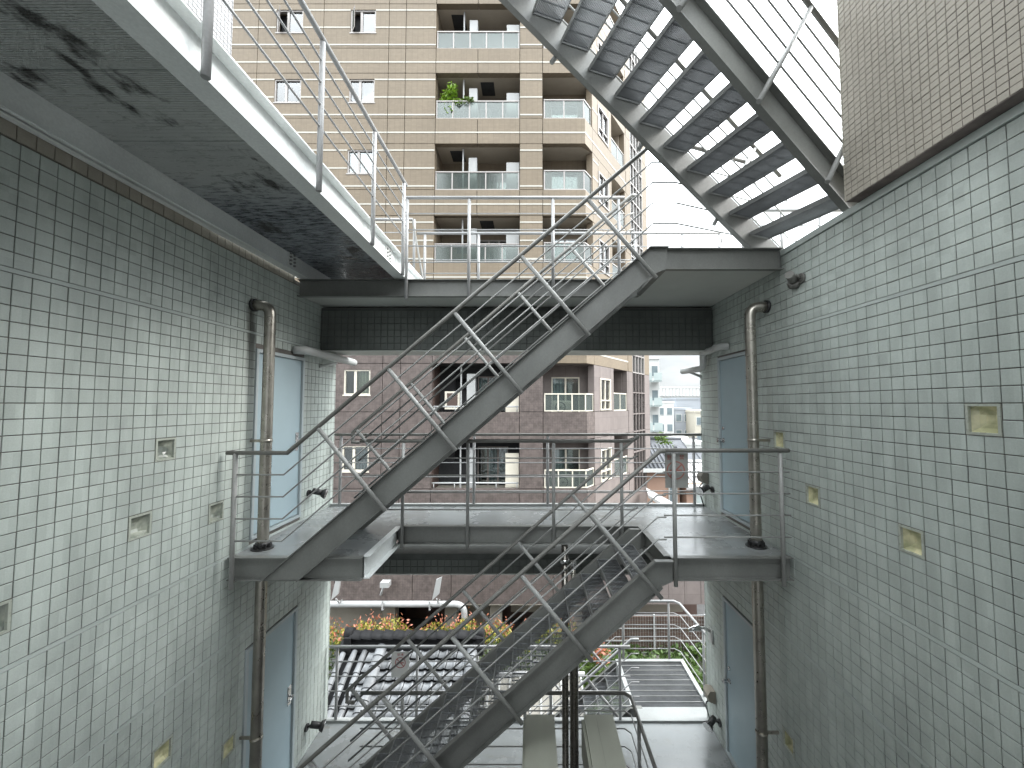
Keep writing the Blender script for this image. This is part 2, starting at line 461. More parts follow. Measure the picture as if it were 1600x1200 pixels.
# ------------------------------------------------------------------ tiled walls
def tile_mesh(hw, hh, t, side, cham):
    """chamfered tile in the Y-Z plane, facing +X (side=1) or -X (side=-1), centred"""
    c = cham
    vs = []
    for (a_, b_) in ((-1, -1), (1, -1), (1, 1), (-1, 1)):
        vs.append((0, a_ * hw, b_ * hh))
    for (a_, b_) in ((-1, -1), (1, -1), (1, 1), (-1, 1)):
        vs.append((side * (t - c * 0.6), a_ * hw, b_ * hh))
    for (a_, b_) in ((-1, -1), (1, -1), (1, 1), (-1, 1)):
        vs.append((side * t, a_ * (hw - c), b_ * (hh - c)))
    fs = []
    for k in (0, 4):
        for i in range(4):
            j = (i + 1) % 4
            f = (k + i, k + j, k + 4 + j, k + 4 + i)
            fs.append(f if side > 0 else f[::-1])
    f = (8, 9, 10, 11); fs.append(f if side > 0 else f[::-1])
    return vs, fs

def view_size(x, y, z):
    d = y * 0.9987 + z * 0.0507
    if d < 0.3: return -1
    px = 830 + 630 * x / d; py = 600 - 630 * (-y * 0.0507 + z * 0.9987) / d
    if not (-30 < px < 1630 and -30 < py < 1230): return -1
    return abs(x) / (d * d)

def tile_field(wall, X, side, segs, cols, pw, holes, mat, hide=None, gap=0.006, t=0.007, cham=0.0025):
    """segs: list of (z0, z1, rows); tiles drop out where a hole (y0,y1,z0,z1) lies"""
    cells = []
    for (z0, z1, nr_) in segs:
        ph = (z1 - z0) / nr_
        for r_ in range(nr_):
            zc = z0 + (r_ + 0.5) * ph
            for c_ in cols:
                yc = c_
                hit = False
                for (a0, a1, b0, b1) in holes:
                    if a0 < yc + pw / 2 - .012 and a1 > yc - pw / 2 + .012 and b0 < zc + ph / 2 - .012 and b1 > zc - ph / 2 + .012:
                        hit = True; break
                if not hit:
                    cells.append((view_size(X, yc, zc), yc, zc, ph))
    cells.sort(reverse=True)
    cache = {}
    rnd = random.Random(3)
    rest = MB()
    for i, (sz, yc, zc, ph) in enumerate(cells):
        dx = rnd.uniform(-0.0012, 0.0012); ty = rnd.uniform(-0.0008, 0.0008)
        if i < 300 and sz > 0:
            key = round(ph, 4)
            if key not in cache:
                v, f = tile_mesh(pw / 2 - gap / 2, ph / 2 - gap / 2, t, side, cham)
                cache[key] = mesh('tile', MB().add(v, f), mat)
            o = place(cache[key], 'tile', (X + dx, yc + ty, zc), wall)
        else:
            v, f = tile_mesh(pw / 2 - gap / 2, ph / 2 - gap / 2, t, side, cham)
            rest.add([(p[0] + X + dx, p[1] + yc + ty, p[2] + zc) for p in v], f)
    obj('tile_field', rest, mat, wall, 'stuff')

def wall_segs():
    J = [(FL_U - 0.06, None)]
    return [(0.825, 1.60, 8), (-1.565, 0.795, 24), (-2.465, -1.595, 9), (-4.81, -2.495, 24), (-5.71, -4.84, 9)]
JOINTS = [(0.795, 0.825), (-1.595, -1.565), (-2.495, -2.465), (-4.84, -4.81)]

def glass_block(wall, X, side, y, z, mat, s=0.19):
    h = s / 2
    fr = MB()
    d0, d1 = X + side * -0.06, X + side * 0.010
    t_ = 0.016
    fr.box((d0, y - h, z - h), (d1, y - h + t_, z + h)).box((d0, y + h - t_, z - h), (d1, y + h, z + h))
    fr.box((d0, y - h + t_, z - h), (d1, y + h - t_, z - h + t_)).box((d0, y - h + t_, z + h - t_), (d1, y + h - t_, z + h))
    b = obj('glass_block', fr, 'block_rim', wall)
    p = MB()
    q = h - t_
    n = 6
    vs = []; fs = []
    for i in range(n + 1):
        for j in range(n + 1):
            a_, b_ = -1 + 2 * i / n, -1 + 2 * j / n
            bulge = 0.018 * (max(abs(a_), abs(b_)) ** 3)
            vs.append((X + side * (-0.045 + bulge * 2), y + a_ * q, z + b_ * q))
    for i in range(n):
        for j in range(n):
            k = i * (n + 1) + j
            f = (k, k + n + 1, k + n + 2, k + 1)
            fs.append(f if side > 0 else f[::-1])
    p.add(vs, fs)
    obj('block_face', p, mat, b)

def door(wall, X, side, y0, y1, z0, z1, hinge_far, knob):
    fr = MB(); t_ = 0.04
    a_, b_ = X - side * 0.05, X + side * 0.022
    fr.box((a_, y0 - t_, z0), (b_, y0, z1)).box((a_, y1, z0), (b_, y1 + t_, z1)).box((a_, y0 - t_, z1), (b_, y1 + t_, z1 + t_))
    obj('door_frame', fr, 'door_edge', wall)
    d = MB().box((X - side * 0.045, y0 + 0.004, z0 + 0.012), (X - side * 0.004, y1 - 0.004, z1 - 0.005))
    dd = obj('door', d, 'door_blue', wall)
    ky = y1 - 0.07 if hinge_far else y0 + 0.07
    kz = z0 + 0.98
    h = MB()
    xs = X - side * 0.004
    if knob:
        h.tube([(xs, ky, kz), (xs + side * 0.012, ky, kz)], 0.034, 14)
        h.tube([(xs + side * 0.012, ky, kz), (xs + side * 0.05, ky, kz)], 0.012, 10)
        h.tube([(xs + side * 0.05, ky, kz), (xs + side * 0.06, ky, kz), (xs + side * 0.085, ky, kz), (xs + side * 0.092, ky, kz)], 0.029, 14)
        h.tube([(xs, ky, kz + 0.17), (xs + side * 0.014, ky, kz + 0.17)], 0.024, 12)
    else:
        h.box((xs, ky - 0.035, kz - 0.11), (xs + side * 0.008, ky + 0.035, kz + 0.13))
        h.tube([(xs + side * 0.008, ky, kz), (xs + side * 0.055, ky, kz)], 0.013, 10)
        h.tube([(xs + side * 0.05, ky, kz), (xs + side * 0.06, ky - 0.06, kz), (xs + side * 0.055, ky - 0.125, kz)], 0.011, 10)
        h.tube([(xs + side * 0.008, ky, kz + 0.09), (xs + side * 0.016, ky, kz + 0.09)], 0.02, 12)
    obj('door_handle', h, 'chrome', dd)
    s_ = MB().box((X - side * 0.05, y0 - t_, z0 - 0.03), (X + side * 0.03, y1 + t_, z0))
    obj('door_sill', s_, 'door_edge', wall)

def tiled_wall(X, side, label, doors, blocks, pw, depth, blockmat):
    wl = thing('tiled_wall', label, 'wall', (X, 3.0, GZ))
    back = X - side * 0.06
    holes = [(d[0] - 0.04, d[1] + 0.04, d[2] - 0.03, d[3] + 0.04) for d in doors]
    pb = 0.097
    cols = []
    y = YE - pw / 2
    while y > 0.7:
        cols.append(y); y -= pw
    bl = []
    for (by, bz, bm) in blocks:
        # snap to the tile grid (two tiles by two)
        k = round((YE - by) / pw); yc = YE - k * pw
        seg = [s_ for s_ in wall_segs() if s_[0] <= bz <= s_[1]][0]
        ph = (seg[1] - seg[0]) / seg[2]
        zc = seg[0] + round((bz - seg[0]) / ph) * ph
        bl.append((yc, zc, bm)); holes.append((yc - pw, yc + pw, zc - ph, zc + ph))
    # substrate: strips between door openings so that the doors stand in real recesses
    sb = MB()
    x0, x1 = X - side * 0.3, X
    ys = sorted(set([-3.0, YE] + [v for d in doors for v in (d[0] - 0.04, d[1] + 0.04)] + [v for b in bl for v in (b[0] - 0.095, b[0] + 0.095)]))
    for i in range(len(ys) - 1):
        ya, yb = ys[i], ys[i + 1]
        if yb - ya < 1e-6: continue
        ym = (ya + yb) / 2
        cuts = [(d[2] - 0.03, d[3] + 0.04) for d in doors if d[0] - 0.04 < ym < d[1] + 0.04]
        cuts += [(b[1] - 0.095, b[1] + 0.095) for b in bl if b[0] - 0.095 < ym < b[0] + 0.095]
        cuts.sort(); z = GZ
        for (c0, c1) in cuts:
            if c0 > z: sb.box((x0, ya, z), (x1, yb, c0))
            z = max(z, c1)
        sb.box((x0, ya, z), (x1, yb, 1.60))
    obj('wall_core', sb, 'grout', wl)
    obj('wall_body', MB().box((X - side * 0.302, -3.0, GZ), (X - side * depth, YE, 1.6)), 'concrete_dark', wl)
    for (z0, z1) in JOINTS:
        jb = MB()
        ya = 0.5
        segs_y = [ya]
        for d in sorted(doors):
            if d[2] - .03 < z1 and d[3] + .04 > z0:
                segs_y += [d[0] - 0.045, d[1] + 0.045]
        segs_y.append(YE)
        for i in range(0, len(segs_y), 2):
            jb.box((X, segs_y[i], z0 + 0.002), (X + side * 0.009, segs_y[i + 1], z1 - 0.002))
        obj('expansion_joint', jb, 'joint_sealant', wl)
    tile_field(wl, X, side, wall_segs(), cols, pw, holes, 'tile_green')
    # the end return of the wall: stacked corner pieces
    rt = MB()
    for (z0, z1, n_) in wall_segs():
        ph = (z1 - z0) / n_
        for k in range(n_):
            rt.box((X + side * 0.011, YE + 0.001, z0 + k * ph + 0.004), (X - side * 0.35, YE + 0.013, z0 + (k + 1) * ph - 0.004))
    obj('corner_tiles', rt, 'tile_green', wl, 'stuff')
    for d in doors:
        door(wl, X, side, d[0], d[1], d[2], d[3], True, d[4])
    for (yc, zc, bm) in bl:
        glass_block(wl, X, side, yc, zc, bm)
    return wl

left_wall = tiled_wall(XL, 1, 'green grey tiled wall on the left with cool grey glass blocks and lever handled blue doors', [(4.62, 5.52, FL_M + 0.10, 0.60, False), (4.62, 5.52, FL_L + 0.06, 0.60 - RISE - .1, False)],
    [(3.535, -0.37, 'glass_block_cool'), (3.259, -0.97, 'glass_block_cool'), (4.126, -1.07, 'glass_block_cool'), (2.42, -1.29, 'glass_block_cool'), (3.576, -2.97, 'glass_block'), (4.337, -3.54, 'glass_block')], 0.0986, 4.0, 'glass_block_cool')
right_wall = tiled_wall(XR, -1, 'green grey tiled wall on the right with yellowish glass blocks and round knobbed doors', [(4.90, 5.80, FL_M + 0.10, 0.63, True), (4.90, 5.80, FL_L + 0.06, 0.60 - RISE - .1, True)],
    [(2.412, -0.107, 'glass_block'), (3.942, -0.833, 'glass_block'), (2.907, -1.022, 'glass_block'), (4.488, -0.396, 'glass_block'), (4.438, -3.559, 'glass_block')], 0.1005, 4.5, 'glass_block')
# copings
obj('coping', MB().box((XL - 0.004, -3, 1.602), (XL - 3.8, 5.3, 1.72)), 'concrete_dark', left_wall)
obj('coping', MB().box((XL - 0.004, 5.302, 1.602), (XL - 3.8, YE, 1.66)), 'concrete_dark', left_wall)
cp = MB().box((XR - 0.025, 0.3, 1.603), (XR + 0.45, YE + 0.02, 1.66))
obj('coping', cp, 'joint_sealant', right_wall)
obj('roof_slab', MB().box((XR + 0.452, -3, 1.601), (XR + 4.4, YE, 1.645)), 'concrete', right_wall)
# tile trim under the left walkway
tt = MB()
y = 1.2
while y < 5.2:
    tt.box((XL + 0.001, y, 1.608), (XL + 0.012, y + 0.091, 1.70)); y += 0.0986
obj('trim_tiles', tt, 'tile_beige', left_wall, 'stuff')

# ------------------------------------------------------------------ upper tiled blocks
def upper_block(X, side, y0, y1, z0, z1, pw, ph, mat, label, grt, depth):
    b = thing('tiled_block', label, 'building', (X, (y0 + y1) / 2, z0))
    obj('wall_core', MB().box((X, y0, z0), (X - side * depth, y1, z1)), grt, b)
    cols = []; y = y1 - pw / 2
    while y > max(y0, 0.8): cols.append(y); y -= pw
    n_ = int((min(z1, z0 + 3.6) - z0) / ph)
    tile_field(b, X, side, [(z0 + 0.004, z0 + 0.004 + n_ * ph, n_)], cols, pw, [], mat, gap=0.005, t=0.004, cham=0.0015)
    e = MB()
    for k in range(n_):
        z = z0 + 0.004 + k * ph
        x = X + side * 0.008
        for j in range(int(0.9 / pw)):
            xa = x - side * j * pw
            e.box((xa, y1, z + 0.003), (xa - side * (pw - 0.007), y1 + 0.008, z + ph - 0.003))
    obj('corner_tiles', e, mat, b, 'stuff')
    return b
upper_block(2.60, -1, -3.0, 3.245, 1.665, 4.6, 0.06, 0.046, 'tile_beige', 'beige small tiled block overhanging the right hand wall beside the top stair', 'grout_light', 4.2)
upper_block(-3.12, 1, -3.0, 4.0, 2.02, 20.0, 0.047, 0.047, 'tile_white', 'white small tiled block behind the upper left walkway railing', 'grout', 3.5)  # unseen upper height added to keep sky light off the right wall

# ------------------------------------------------------------------ landings
BH = 0.22
def channel_x(mb, x0, x1, yface, z0, z1, fl=0.06, t=0.010, d=-1):
    """C channel along x, web at yface, flanges reaching in direction d (in y)"""
    mb.box((x0, yface, z0), (x1, yface - d * t, z1))
    mb.box((x0, yface + d * fl, z1 - t), (x1, yface - 0.0, z1))
    mb.box((x0, yface + d * fl, z0), (x1, yface - 0.0, z0 + t))
def channel_y(mb, y0, y1, xface, z0, z1, fl=0.06, t=0.010, d=1):
    mb.box((xface, y0, z0), (xface - d * t, y1, z1))
    mb.box((xface + d * fl, y0, z1 - t), (xface, y1, z1))
    mb.box((xface + d * fl, y0, z0), (xface, y1, z0 + t))
XA, XB = -1.74, 1.44       # notch between the two legs
def landing(z, label, left_leg=True, group=None):
    t = thing('landing', label, 'landing', (0, 5.4, z - BH), 0)
    zt = z - 0.004
    pts = []
    if left_leg: pts += [(XL + 0.02, YF + 0.012), (XA - 0.012, YF + 0.012), (XA - 0.012, YI + 0.012)]
    else: pts += [(XL + 0.02, YI + 0.012)]
    pts += [(XB + 0.012, YI + 0.012), (XB + 0.012, YF + 0.012), (XR - 0.02, YF + 0.012), (XR - 0.02, YE - 0.08), (XL + 0.02, YE - 0.08)]
    obj('deck_plate', MB().prismz(pts, z - 0.03, z), 'floor_paint', t)
    b0, b1 = z - BH, z + 0.012
    if left_leg:
        m = MB(); channel_x(m, XL + 0.03, XA, YF, b0, b1); obj('beam', m, 'steel_grey', t)
        m = MB(); channel_y(m, YF, YI - 0.06, XA, b0, b1, d=1); obj('beam', m, 'steel_lit', t)  # light on this beam is put into its paler colour
        x0 = XA + 0.002
    else: x0 = XL + 0.03
    m = MB(); channel_x(m, x0, XB - 0.002, YI, b0, b1); obj('beam', m, 'steel_grey', t)
    m = MB(); channel_y(m, YF, YI - 0.06, XB, b0, b1, d=-1); obj('beam', m, 'steel_grey', t)
    m = MB(); channel_x(m, XB, XR - 0.03, YF, b0, b1); obj('beam', m, 'steel_grey', t)
    obj('soffit_plate', MB().prismz([(p[0], p[1]) for p in pts], b0 + 0.03, b0 + 0.045), 'soffit_paint', t)
    k = MB(); k.box((XL + 0.02, YE - 0.078, z - 0.1), (XR - 0.02, YE - 0.01, z + 0.035))
    obj('edge_kerb', k, 'steel_mid', t)
    # lintel joining the two walls beneath the walkway
    return t
landing(FL_M, 'middle landing, a grey steel U shaped walkway at mid height with wet painted floor')
landing(FL_U, 'top landing, a grey steel walkway seen from below where the long stair arrives', False)
landing(FL_L, 'lowest landing, a blue grey wet floored walkway at the bottom of the picture')
t = thing('shading_landing', 'unseen grey landing below the camera, added to shade the lower walls', 'landing', (0, 0, FL_M - .2))  # out of view, added so the lower court falls into shade
obj('deck_plate', MB().box((XL + .02, -3, FL_M - .03), (XR - .02, 1.62, FL_M)), 'floor_paint', t)
m = MB(); channel_x(m, XL + .03, XR - .03, 1.632, FL_M - BH, FL_M + .012, d=1); obj('beam', m, 'steel_grey', t)
t = thing('shading_landing', 'unseen grey landing above the camera, added to shade the near walls', 'landing', (0, 0, FL_U - .2))  # overhead slab out of view, put in to cut the sky light
obj('deck_plate', MB().box((-1.66, -3, FL_U - .03), (XR - .13, 1.24, FL_U)), 'floor_paint', t)
m = MB(); channel_x(m, -1.66, XR - .13, 1.252, FL_U - BH, FL_U + .012, d=1); obj('beam', m, 'steel_grey', t)
obj('soffit_plate', MB().box((-1.66, -3, FL_U - BH + .03), (XR - .13, 1.23, FL_U - BH + .045)), 'soffit_paint', t)
def lintel(z0, z1, label):
    t = thing('lintel_beam', label, 'beam', (0, 6.2, z0))
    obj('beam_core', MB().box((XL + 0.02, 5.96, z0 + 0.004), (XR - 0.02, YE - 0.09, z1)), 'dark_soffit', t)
    tl = MB()
    n_ = int((z1 - z0) / 0.098); 
    x = XL + 0.03
    while x < XR - 0.12:
        for k in range(n_):
            tl.add([(p[1] + x + 0.049, 5.96 + p[0] * -1, p[2] + z0 + 0.01 + (k + .5) * 0.098) for p in tile_mesh(0.0455, 0.0455, 0.01, 1, 0.004)[0]], tile_mesh(0.0455, 0.0455, 0.01, 1, 0.004)[1])
        x += 0.0985
    obj('tile_field', tl, 'tile_dark', t, 'stuff')
    obj('soffit', MB().box((XL + 0.02, 5.955, z0 - 0.012), (XR - 0.02, YE, z0 + 0.003)), 'soffit_paint', t)
    return t
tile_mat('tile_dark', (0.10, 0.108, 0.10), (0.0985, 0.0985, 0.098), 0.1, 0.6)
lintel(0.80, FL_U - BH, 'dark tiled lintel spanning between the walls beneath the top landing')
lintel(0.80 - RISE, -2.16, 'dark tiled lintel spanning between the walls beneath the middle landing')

# ------------------------------------------------------------------ railings
HR, RR, PR = 0.022, 0.0085, 0.022
RAILDROP = (0.22, 0.44, 0.66, 0.88)
def guard(label, path, z, posts, hmat='handrail_steel', rmat='rail_steel', pmat='rail_steel', h=1.11, postbot=0.26, drops=RAILDROP, close=False, group='guard rails along the landings', out=(0, 0, 0)):
    p0 = path[0]
    t = thing('guard_rail', label, 'railing', (p0[0], p0[1], z), 0, group)
    obj('handrail', MB().tube([(x, y, z + h) for x, y in path], HR, 10), hmat, t)
    for d in drops:
        obj('rail', MB().tube([(x, y, z + h - d) for x, y in path], RR, 8), rmat, t)
    for (x, y) in posts:
        m = MB().tube([(x + out[0], y + out[1], z - postbot), (x + out[0], y + out[1], z + h - HR * 1.2)], PR, 10)
        m.tube([(x + out[0], y + out[1], z + h - 0.05), (x, y, z + h)], PR * 0.6, 8)
        obj('post', m, pmat, t)
    return t
yp = YF - 0.085
yip = YI - 0.085
# middle level
guard('grey guard rail on the right leg of the middle landing before the drainpipe', [(1.36, yp), (XR - 0.06, yp)], FL_M, [(1.47, yp), (2.57, yp)], out=(0, 0.0, 0))
guard('grey guard rail along the inner edge of the middle landing, behind the stair opening', [(-2.22, yip), (1.32, yip)], FL_M, [(-1.66, yip), (-0.82, yip), (0.29, yip), (1.17, yip)])
guard('pale guard rail along the far edge of the middle landing against the brown tower', [(XL + 0.05, 6.40), (XR - 0.03, 6.40)], FL_M, [(-3.0, 6.40), (-0.9, 6.40), (0.26, 6.40), (2.56, 6.40)], rmat='rail_pale', pmat='rail_pale', postbot=-0.03)
# top level
guard('pale guard rail along the inner edge of the top landing, crossing the beige tower', [(-1.72, yip), (1.25, yip)], FL_U, [(-1.66, yip), (-0.83, yip), (0.29, yip), (1.17, yip)], 'rail_pale', 'rail_pale', 'rail_pale')
tg = guard('pale guard rail along the far edge of the top landing, ending by the top stair', [(-1.85, 6.40), (3.05, 6.40), (3.25, 6.75)], FL_U, [(-1.72, 6.40), (-0.85, 6.40), (0.35, 6.40), (1.68, 6.40), (2.45, 6.40), (3.05, 6.40)], 'rail_pale', 'rail_pale', 'rail_pale', postbot=-0.03)
# lowest level
guard('pale guard rail along the far edge of the lowest landing, carrying a notice', [(XL + 0.05, 6.40), (1.52, 6.40)], FL_L, [(-2.98, 6.40), (-1.75, 6.40), (-0.55, 6.40), (0.3, 6.40), (1.36, 6.40)], 'rail_pale', 'rail_pale', 'rail_pale', postbot=-0.03)
guard('dark bent guard rail on the lowest landing running towards the camera beside the beige ducts', [(-2.2, yip + .125), (1.20, yip + .125), (1.27, yip + .05), (1.27, 2.6)], FL_L, [(-1.66, yip + .125), (-0.08, yip + .125), (1.27, 4.95), (1.27, 4.0)])

# ------------------------------------------------------------------ stairs
def grating_bars(x0, x1, y0, y1, z, d=0.025, pitch=0.015, cross=0.10, along='y'):
    m = MB()
    n_ = int((x1 - x0) / pitch)
    for i in range(n_ + 1):
        x = x0 + (x1 - x0) * i / n_
        m.box((x - 0.0017, y0, z - d), (x + 0.0017, y1, z))
    n_ = max(2, int((y1 - y0) / cross))
    for i in range(n_ + 1):
        y = y0 + (y1 - y0) * i / n_
        m.box((x0, y - 0.003, z - d * 0.62), (x1, y + 0.003, z - 0.002))
    return m
def stair(label, loc, rotz, n, r, g, wdt, tread, low_foot=0.30, sd=0.33, top_flat=0.19, pitch=0.015, group='steel stairs between the landings', flush=True):
    """local frame: x up the run, y across, z up; first nosing at x=0; n risers"""
    t = thing('staircase', label, 'staircase', loc, rotz, group)
    s = r / g
    def ztop(x): return r + x * s
    xe = (n - 1) * g
    # stringers
    for k, (y0, d) in enumerate(((0.0, -1), (wdt, 1))):
        m = MB()
        xa_top, xb = -low_foot + -0.12, xe
        zb = -BH + 0.02 if flush else 0.0
        # web polygon
        x_at = lambda z: (z - r) / s
        xt0 = x_at(zb); xb0 = x_at(zb + sd)
        pts = [(xt0, zb), (xb0, zb), (xe + 0.07, ztop(xe + 0.07) - sd), (xe + top_flat, n * r - BH - .0), (xe + top_flat, n * r + 0.002), (xe, n * r + 0.002)]
        m.prism(pts, y0, y0 - d * 0.009)
        # flanges
        tt = 0.010
        m.prism([(xt0, zb), (xt0 + tt / s * 1.3, zb), (xe, n * r + 0.002 - tt * 1.3), (xe, n * r + 0.002)], y0, y0 + d * 0.055)
        m.prism([(xb0, zb), (xb0 - tt / s * 1.3, zb), (xe + 0.07, ztop(xe + 0.07) - sd + tt * 1.3), (xe + 0.07, ztop(xe + 0.07) - sd)], y0, y0 + d * 0.055)
        m.box((xe, y0, n * r - 0.008), (xe + top_flat, y0 + d * 0.055, n * r + 0.002))
        obj('stringer', m, 'steel_grey', t, local=True)
    for k in range(1, n):
        x0 = (k - 1) * g; z = k * r
        f = MB()
        y0, y1 = 0.012, wdt - 0.012
        f.box((x0 - 0.004, y0, z - 0.045), (x0, y1, z + 0.001))
        f.box((x0 + tread, y0, z - 0.045), (x0 + tread + 0.004, y1, z + 0.001))
        f.box((x0, y0, z - 0.040), (x0 + tread, y0 + 0.005, z)); f.box((x0, y1 - 0.005, z - 0.040), (x0 + tread, y1, z))
        o = obj('tread', f, 'tread_plate', t, local=True)
        b = grating_bars(x0 + 0.010, x0 + tread - 0.008, y0 + 0.006, y1 - 0.006, z - 0.001, pitch=pitch)
        obj('grating', b, 'grating', o, 'stuff', local=True)
    return t
def stair_rail(label, pts_h, posts, drops=RAILDROP, ends=None, base=None, hmat='handrail_steel', rmat='rail_steel', pmat='rail_steel', rails=None, group='sloping rails beside the stairs'):
    """world coordinates; pts_h the handrail path, rails its own list of paths"""
    t = thing('stair_rail', label, 'railing', base or pts_h[0], 0, group)
    obj('handrail', MB().tube(pts_h, HR, 10), hmat, t)
    for p in rails: obj('rail', MB().tube(p, RR, 8), rmat, t)
    for (a_, b_) in posts:
        m = MB().tube([a_, b_], PR * 1.0, 10)
        m.tube([(a_[0], a_[1], a_[2] + 0.002), (a_[0] - 0.012, a_[1], a_[2] + 0.03)], PR * .6, 8)
        obj('post', m, pmat, t)
    return t

NR = 18; RZ = RISE / NR; GX = RZ / 0.8626; X0 = -2.30; SW = 1.0
YN = YF - 0.075                      # outer face of the near stringers
S_ = 0.8626
for lvl, (zb, lab) in enumerate(((FL_M, 'long grey steel stair rising from the middle landing to the top landing'), (FL_L, 'long grey steel stair with open grating treads rising from the lowest landing'))):
    stair(lab, (X0, YN, zb), 0, NR, RZ, GX, SW, 0.235)
    zt0 = zb + RZ - S_ * X0            # stringer top line z = zt0 + S_*x
    h = 1.066
    yr = YN - 0.08
    hz = lambda x: zt0 + S_ * x + h
    zflat = zb + 1.094
    xk = (zflat - zt0 - h) / S_        # where the slope starts
    ztop_ = zb + RISE + 1.11
    xk2 = (ztop_ - zt0 - h) / S_
    posts = []
    for xp in (-2.168 , -1.465, -0.79, -0.10, 0.60):
        a_ = Vector((xp, yr, hz(xp) - 0.02)); posts.append((tuple(a_), tuple(a_ + Vector((0.70, 0, -0.83)))))
    posts.append(((-3.0, yr, zflat), (-3.0, yr, zb - 0.26)))
    wall_end = -3.09
    if lvl == 0:
        tail = [(1.52, yr), (2.62, yr + 0.42)]
    else:
        tail = [(1.36, yr)]
    rails = []
    for d in RAILDROP:
        rails.append([(-3.0, yr, zflat - d), (xk - 0.03 , yr, zflat - d), (xk2 - 0.03, yr, ztop_ - d)] + [(x, y, ztop_ - d) for x, y in tail])
    hp = [(wall_end, yr, zflat), (xk, yr, zflat), (xk2, yr, ztop_)] + [(x, y, ztop_) for x, y in tail]
    stair_rail(('near handrail of the stair from the middle landing, in front of its grey stringer', 'near handrail of the lower stair, ending at the right leg of the middle landing')[lvl], hp, posts, rails=rails)
    # far side
    yf = YN + SW + 0.07
    xb_ = -2.30
    hp = [(-2.22, yf - 0.02, zflat + .0), (xb_ - .02, yf, zflat + 0.0), (xb_ - 0.02, yf, zflat + 0.13), (xb_ + 0.05, yf, hz(xb_ + 0.05)), (xk2 + 0.04, yf, ztop_ + 0.03), (xk2 + 0.09, yf + .03, ztop_ + .05), (xk2 + .09, yf + .08, ztop_ + .03), (xk2 - 0.02, yf + .09, ztop_)]
    posts = []
    for xp in (-2.27, -1.57, -0.87, -0.17, 0.53):
        a_ = Vector((xp, yf, hz(xp) - 0.02)); posts.append((tuple(a_), tuple(a_ + Vector((0.66, 0, -0.78)))))
    rails = []
    for i, d in enumerate(RAILDROP):
        x_lo = -2.22 - 0.02 * i
        rails.append([(x_lo + 0.05, yf + 0.05, hz(x_lo) - d + 0.03), (x_lo, yf, hz(x_lo) - d), (xk2 - 0.02, yf, hz(xk2 - .02) - d), (xk2 + 0.07, yf + 0.02, ztop_ - d + .02), (xk2 + 0.04, yf + 0.08, ztop_ - d)])
    stair_rail(('far handrail of the stair from the middle landing, behind its treads', 'far handrail of the lower stair, ending at the inner rail of the middle landing')[lvl], hp, posts, rails=rails)

# upper flight, turned about twenty degrees in plan
ROT = R(180 + 20.05)
F3 = (2.634, 4.416, 1.695)
W3 = 0.93; N3, R3, G3 = 18, 0.185, 0.2805
stair('top stair with open grating treads climbing to the upper left, seen from below', F3, ROT, N3, R3, G3, W3, 0.265, sd=0.33, pitch=0.014, flush=False)
cR, sR = math.cos(ROT), math.sin(ROT)
def L3(x, y, z): return (F3[0] + cR * x - sR * y, F3[1] + sR * x + cR * y, F3[2] + z)
s3 = R3 / G3
for k, (yy, lab) in enumerate(((-0.085, 'far handrail of the top stair, glimpsed between its treads'), (W3 + 0.085, 'near handrail of the top stair against the white sky'))):
    h = 1.03
    f = lambda x, d=0: L3(x, yy, R3 + s3 * x + h - d)
    rails = [[f(-0.45, d), f(4.9, d)] for d in RAILDROP]
    posts = [(f((0.05 if k == 0 else -0.08) + (0.95 if k == 0 else 0.75) * i, 0.02), 0) for i in range(6)]
    posts = [(a_, L3(xx + 0.62, yy, R3 + s3 * xx + h - 0.02 - 0.98)) for (a_, _), xx in zip(posts, [(0.05 if k == 0 else -0.08) + (0.95 if k == 0 else 0.75) * i for i in range(9)])]
    stair_rail(lab, [f(-0.35), f(4.9)], posts, rails=rails, base=L3(0, yy, 0))

# ------------------------------------------------------------------ walkway along the left wall, high up
sw = thing('side_walkway', 'high walkway along the left wall with pale beams and a dark water marked underside', 'walkway', (-2.4, 3.5, 1.68))
XI, XO = -3.04, -1.76
m = MB(); channel_y(m, -2.5, YE + 0.1, XI, 1.685, 1.95, fl=0.07, t=0.012, d=-1); 
m.box((XI, -2.5, 1.685), (XI + 0.05, YE + 0.1, 1.697)); obj('beam', m, 'steel_lit', sw)
m = MB(); channel_y(m, -2.5, YE + 0.1, XO, 1.685, 1.955, fl=0.075, t=0.012, d=1); 
m.box((XO - 0.075, -2.5, 1.685), (XO - .012, YE + .1, 1.697)); obj('beam', m, 'steel_lit', sw)
y = -0.9
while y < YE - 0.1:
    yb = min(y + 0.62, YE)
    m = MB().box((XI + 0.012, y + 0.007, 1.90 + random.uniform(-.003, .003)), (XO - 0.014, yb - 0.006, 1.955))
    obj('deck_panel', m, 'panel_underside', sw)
    y += 0.62
obj('deck_plate', MB().box((XI - .05, -2.5, 1.957), (XO + .03, YE, 1.968)), 'floor_paint', sw)
for (yy, xx, dd) in ((5.0, XI, 1), (4.85, XO, 1)):
    p = MB().box((xx + (0.0125 if xx == XI else 0.001), yy - 0.075, 1.72), (xx + (0.022 if xx == XI else 0.012), yy + 0.075, 1.925))
    o = obj('splice_plate', p, 'steel_lit', sw)
    for a_ in (-0.04, 0.04):
        for b_ in (1.755, 1.80, 1.845, 1.89):
            q = MB().tube([(xx + 0.0225 if xx == XI else xx + .0125, yy + a_, b_), (xx + 0.045 if xx == XI else xx + .032, yy + a_, b_)], 0.014, 6)
            obj('bolt', q, 'rail_steel', o)
XG = -1.665
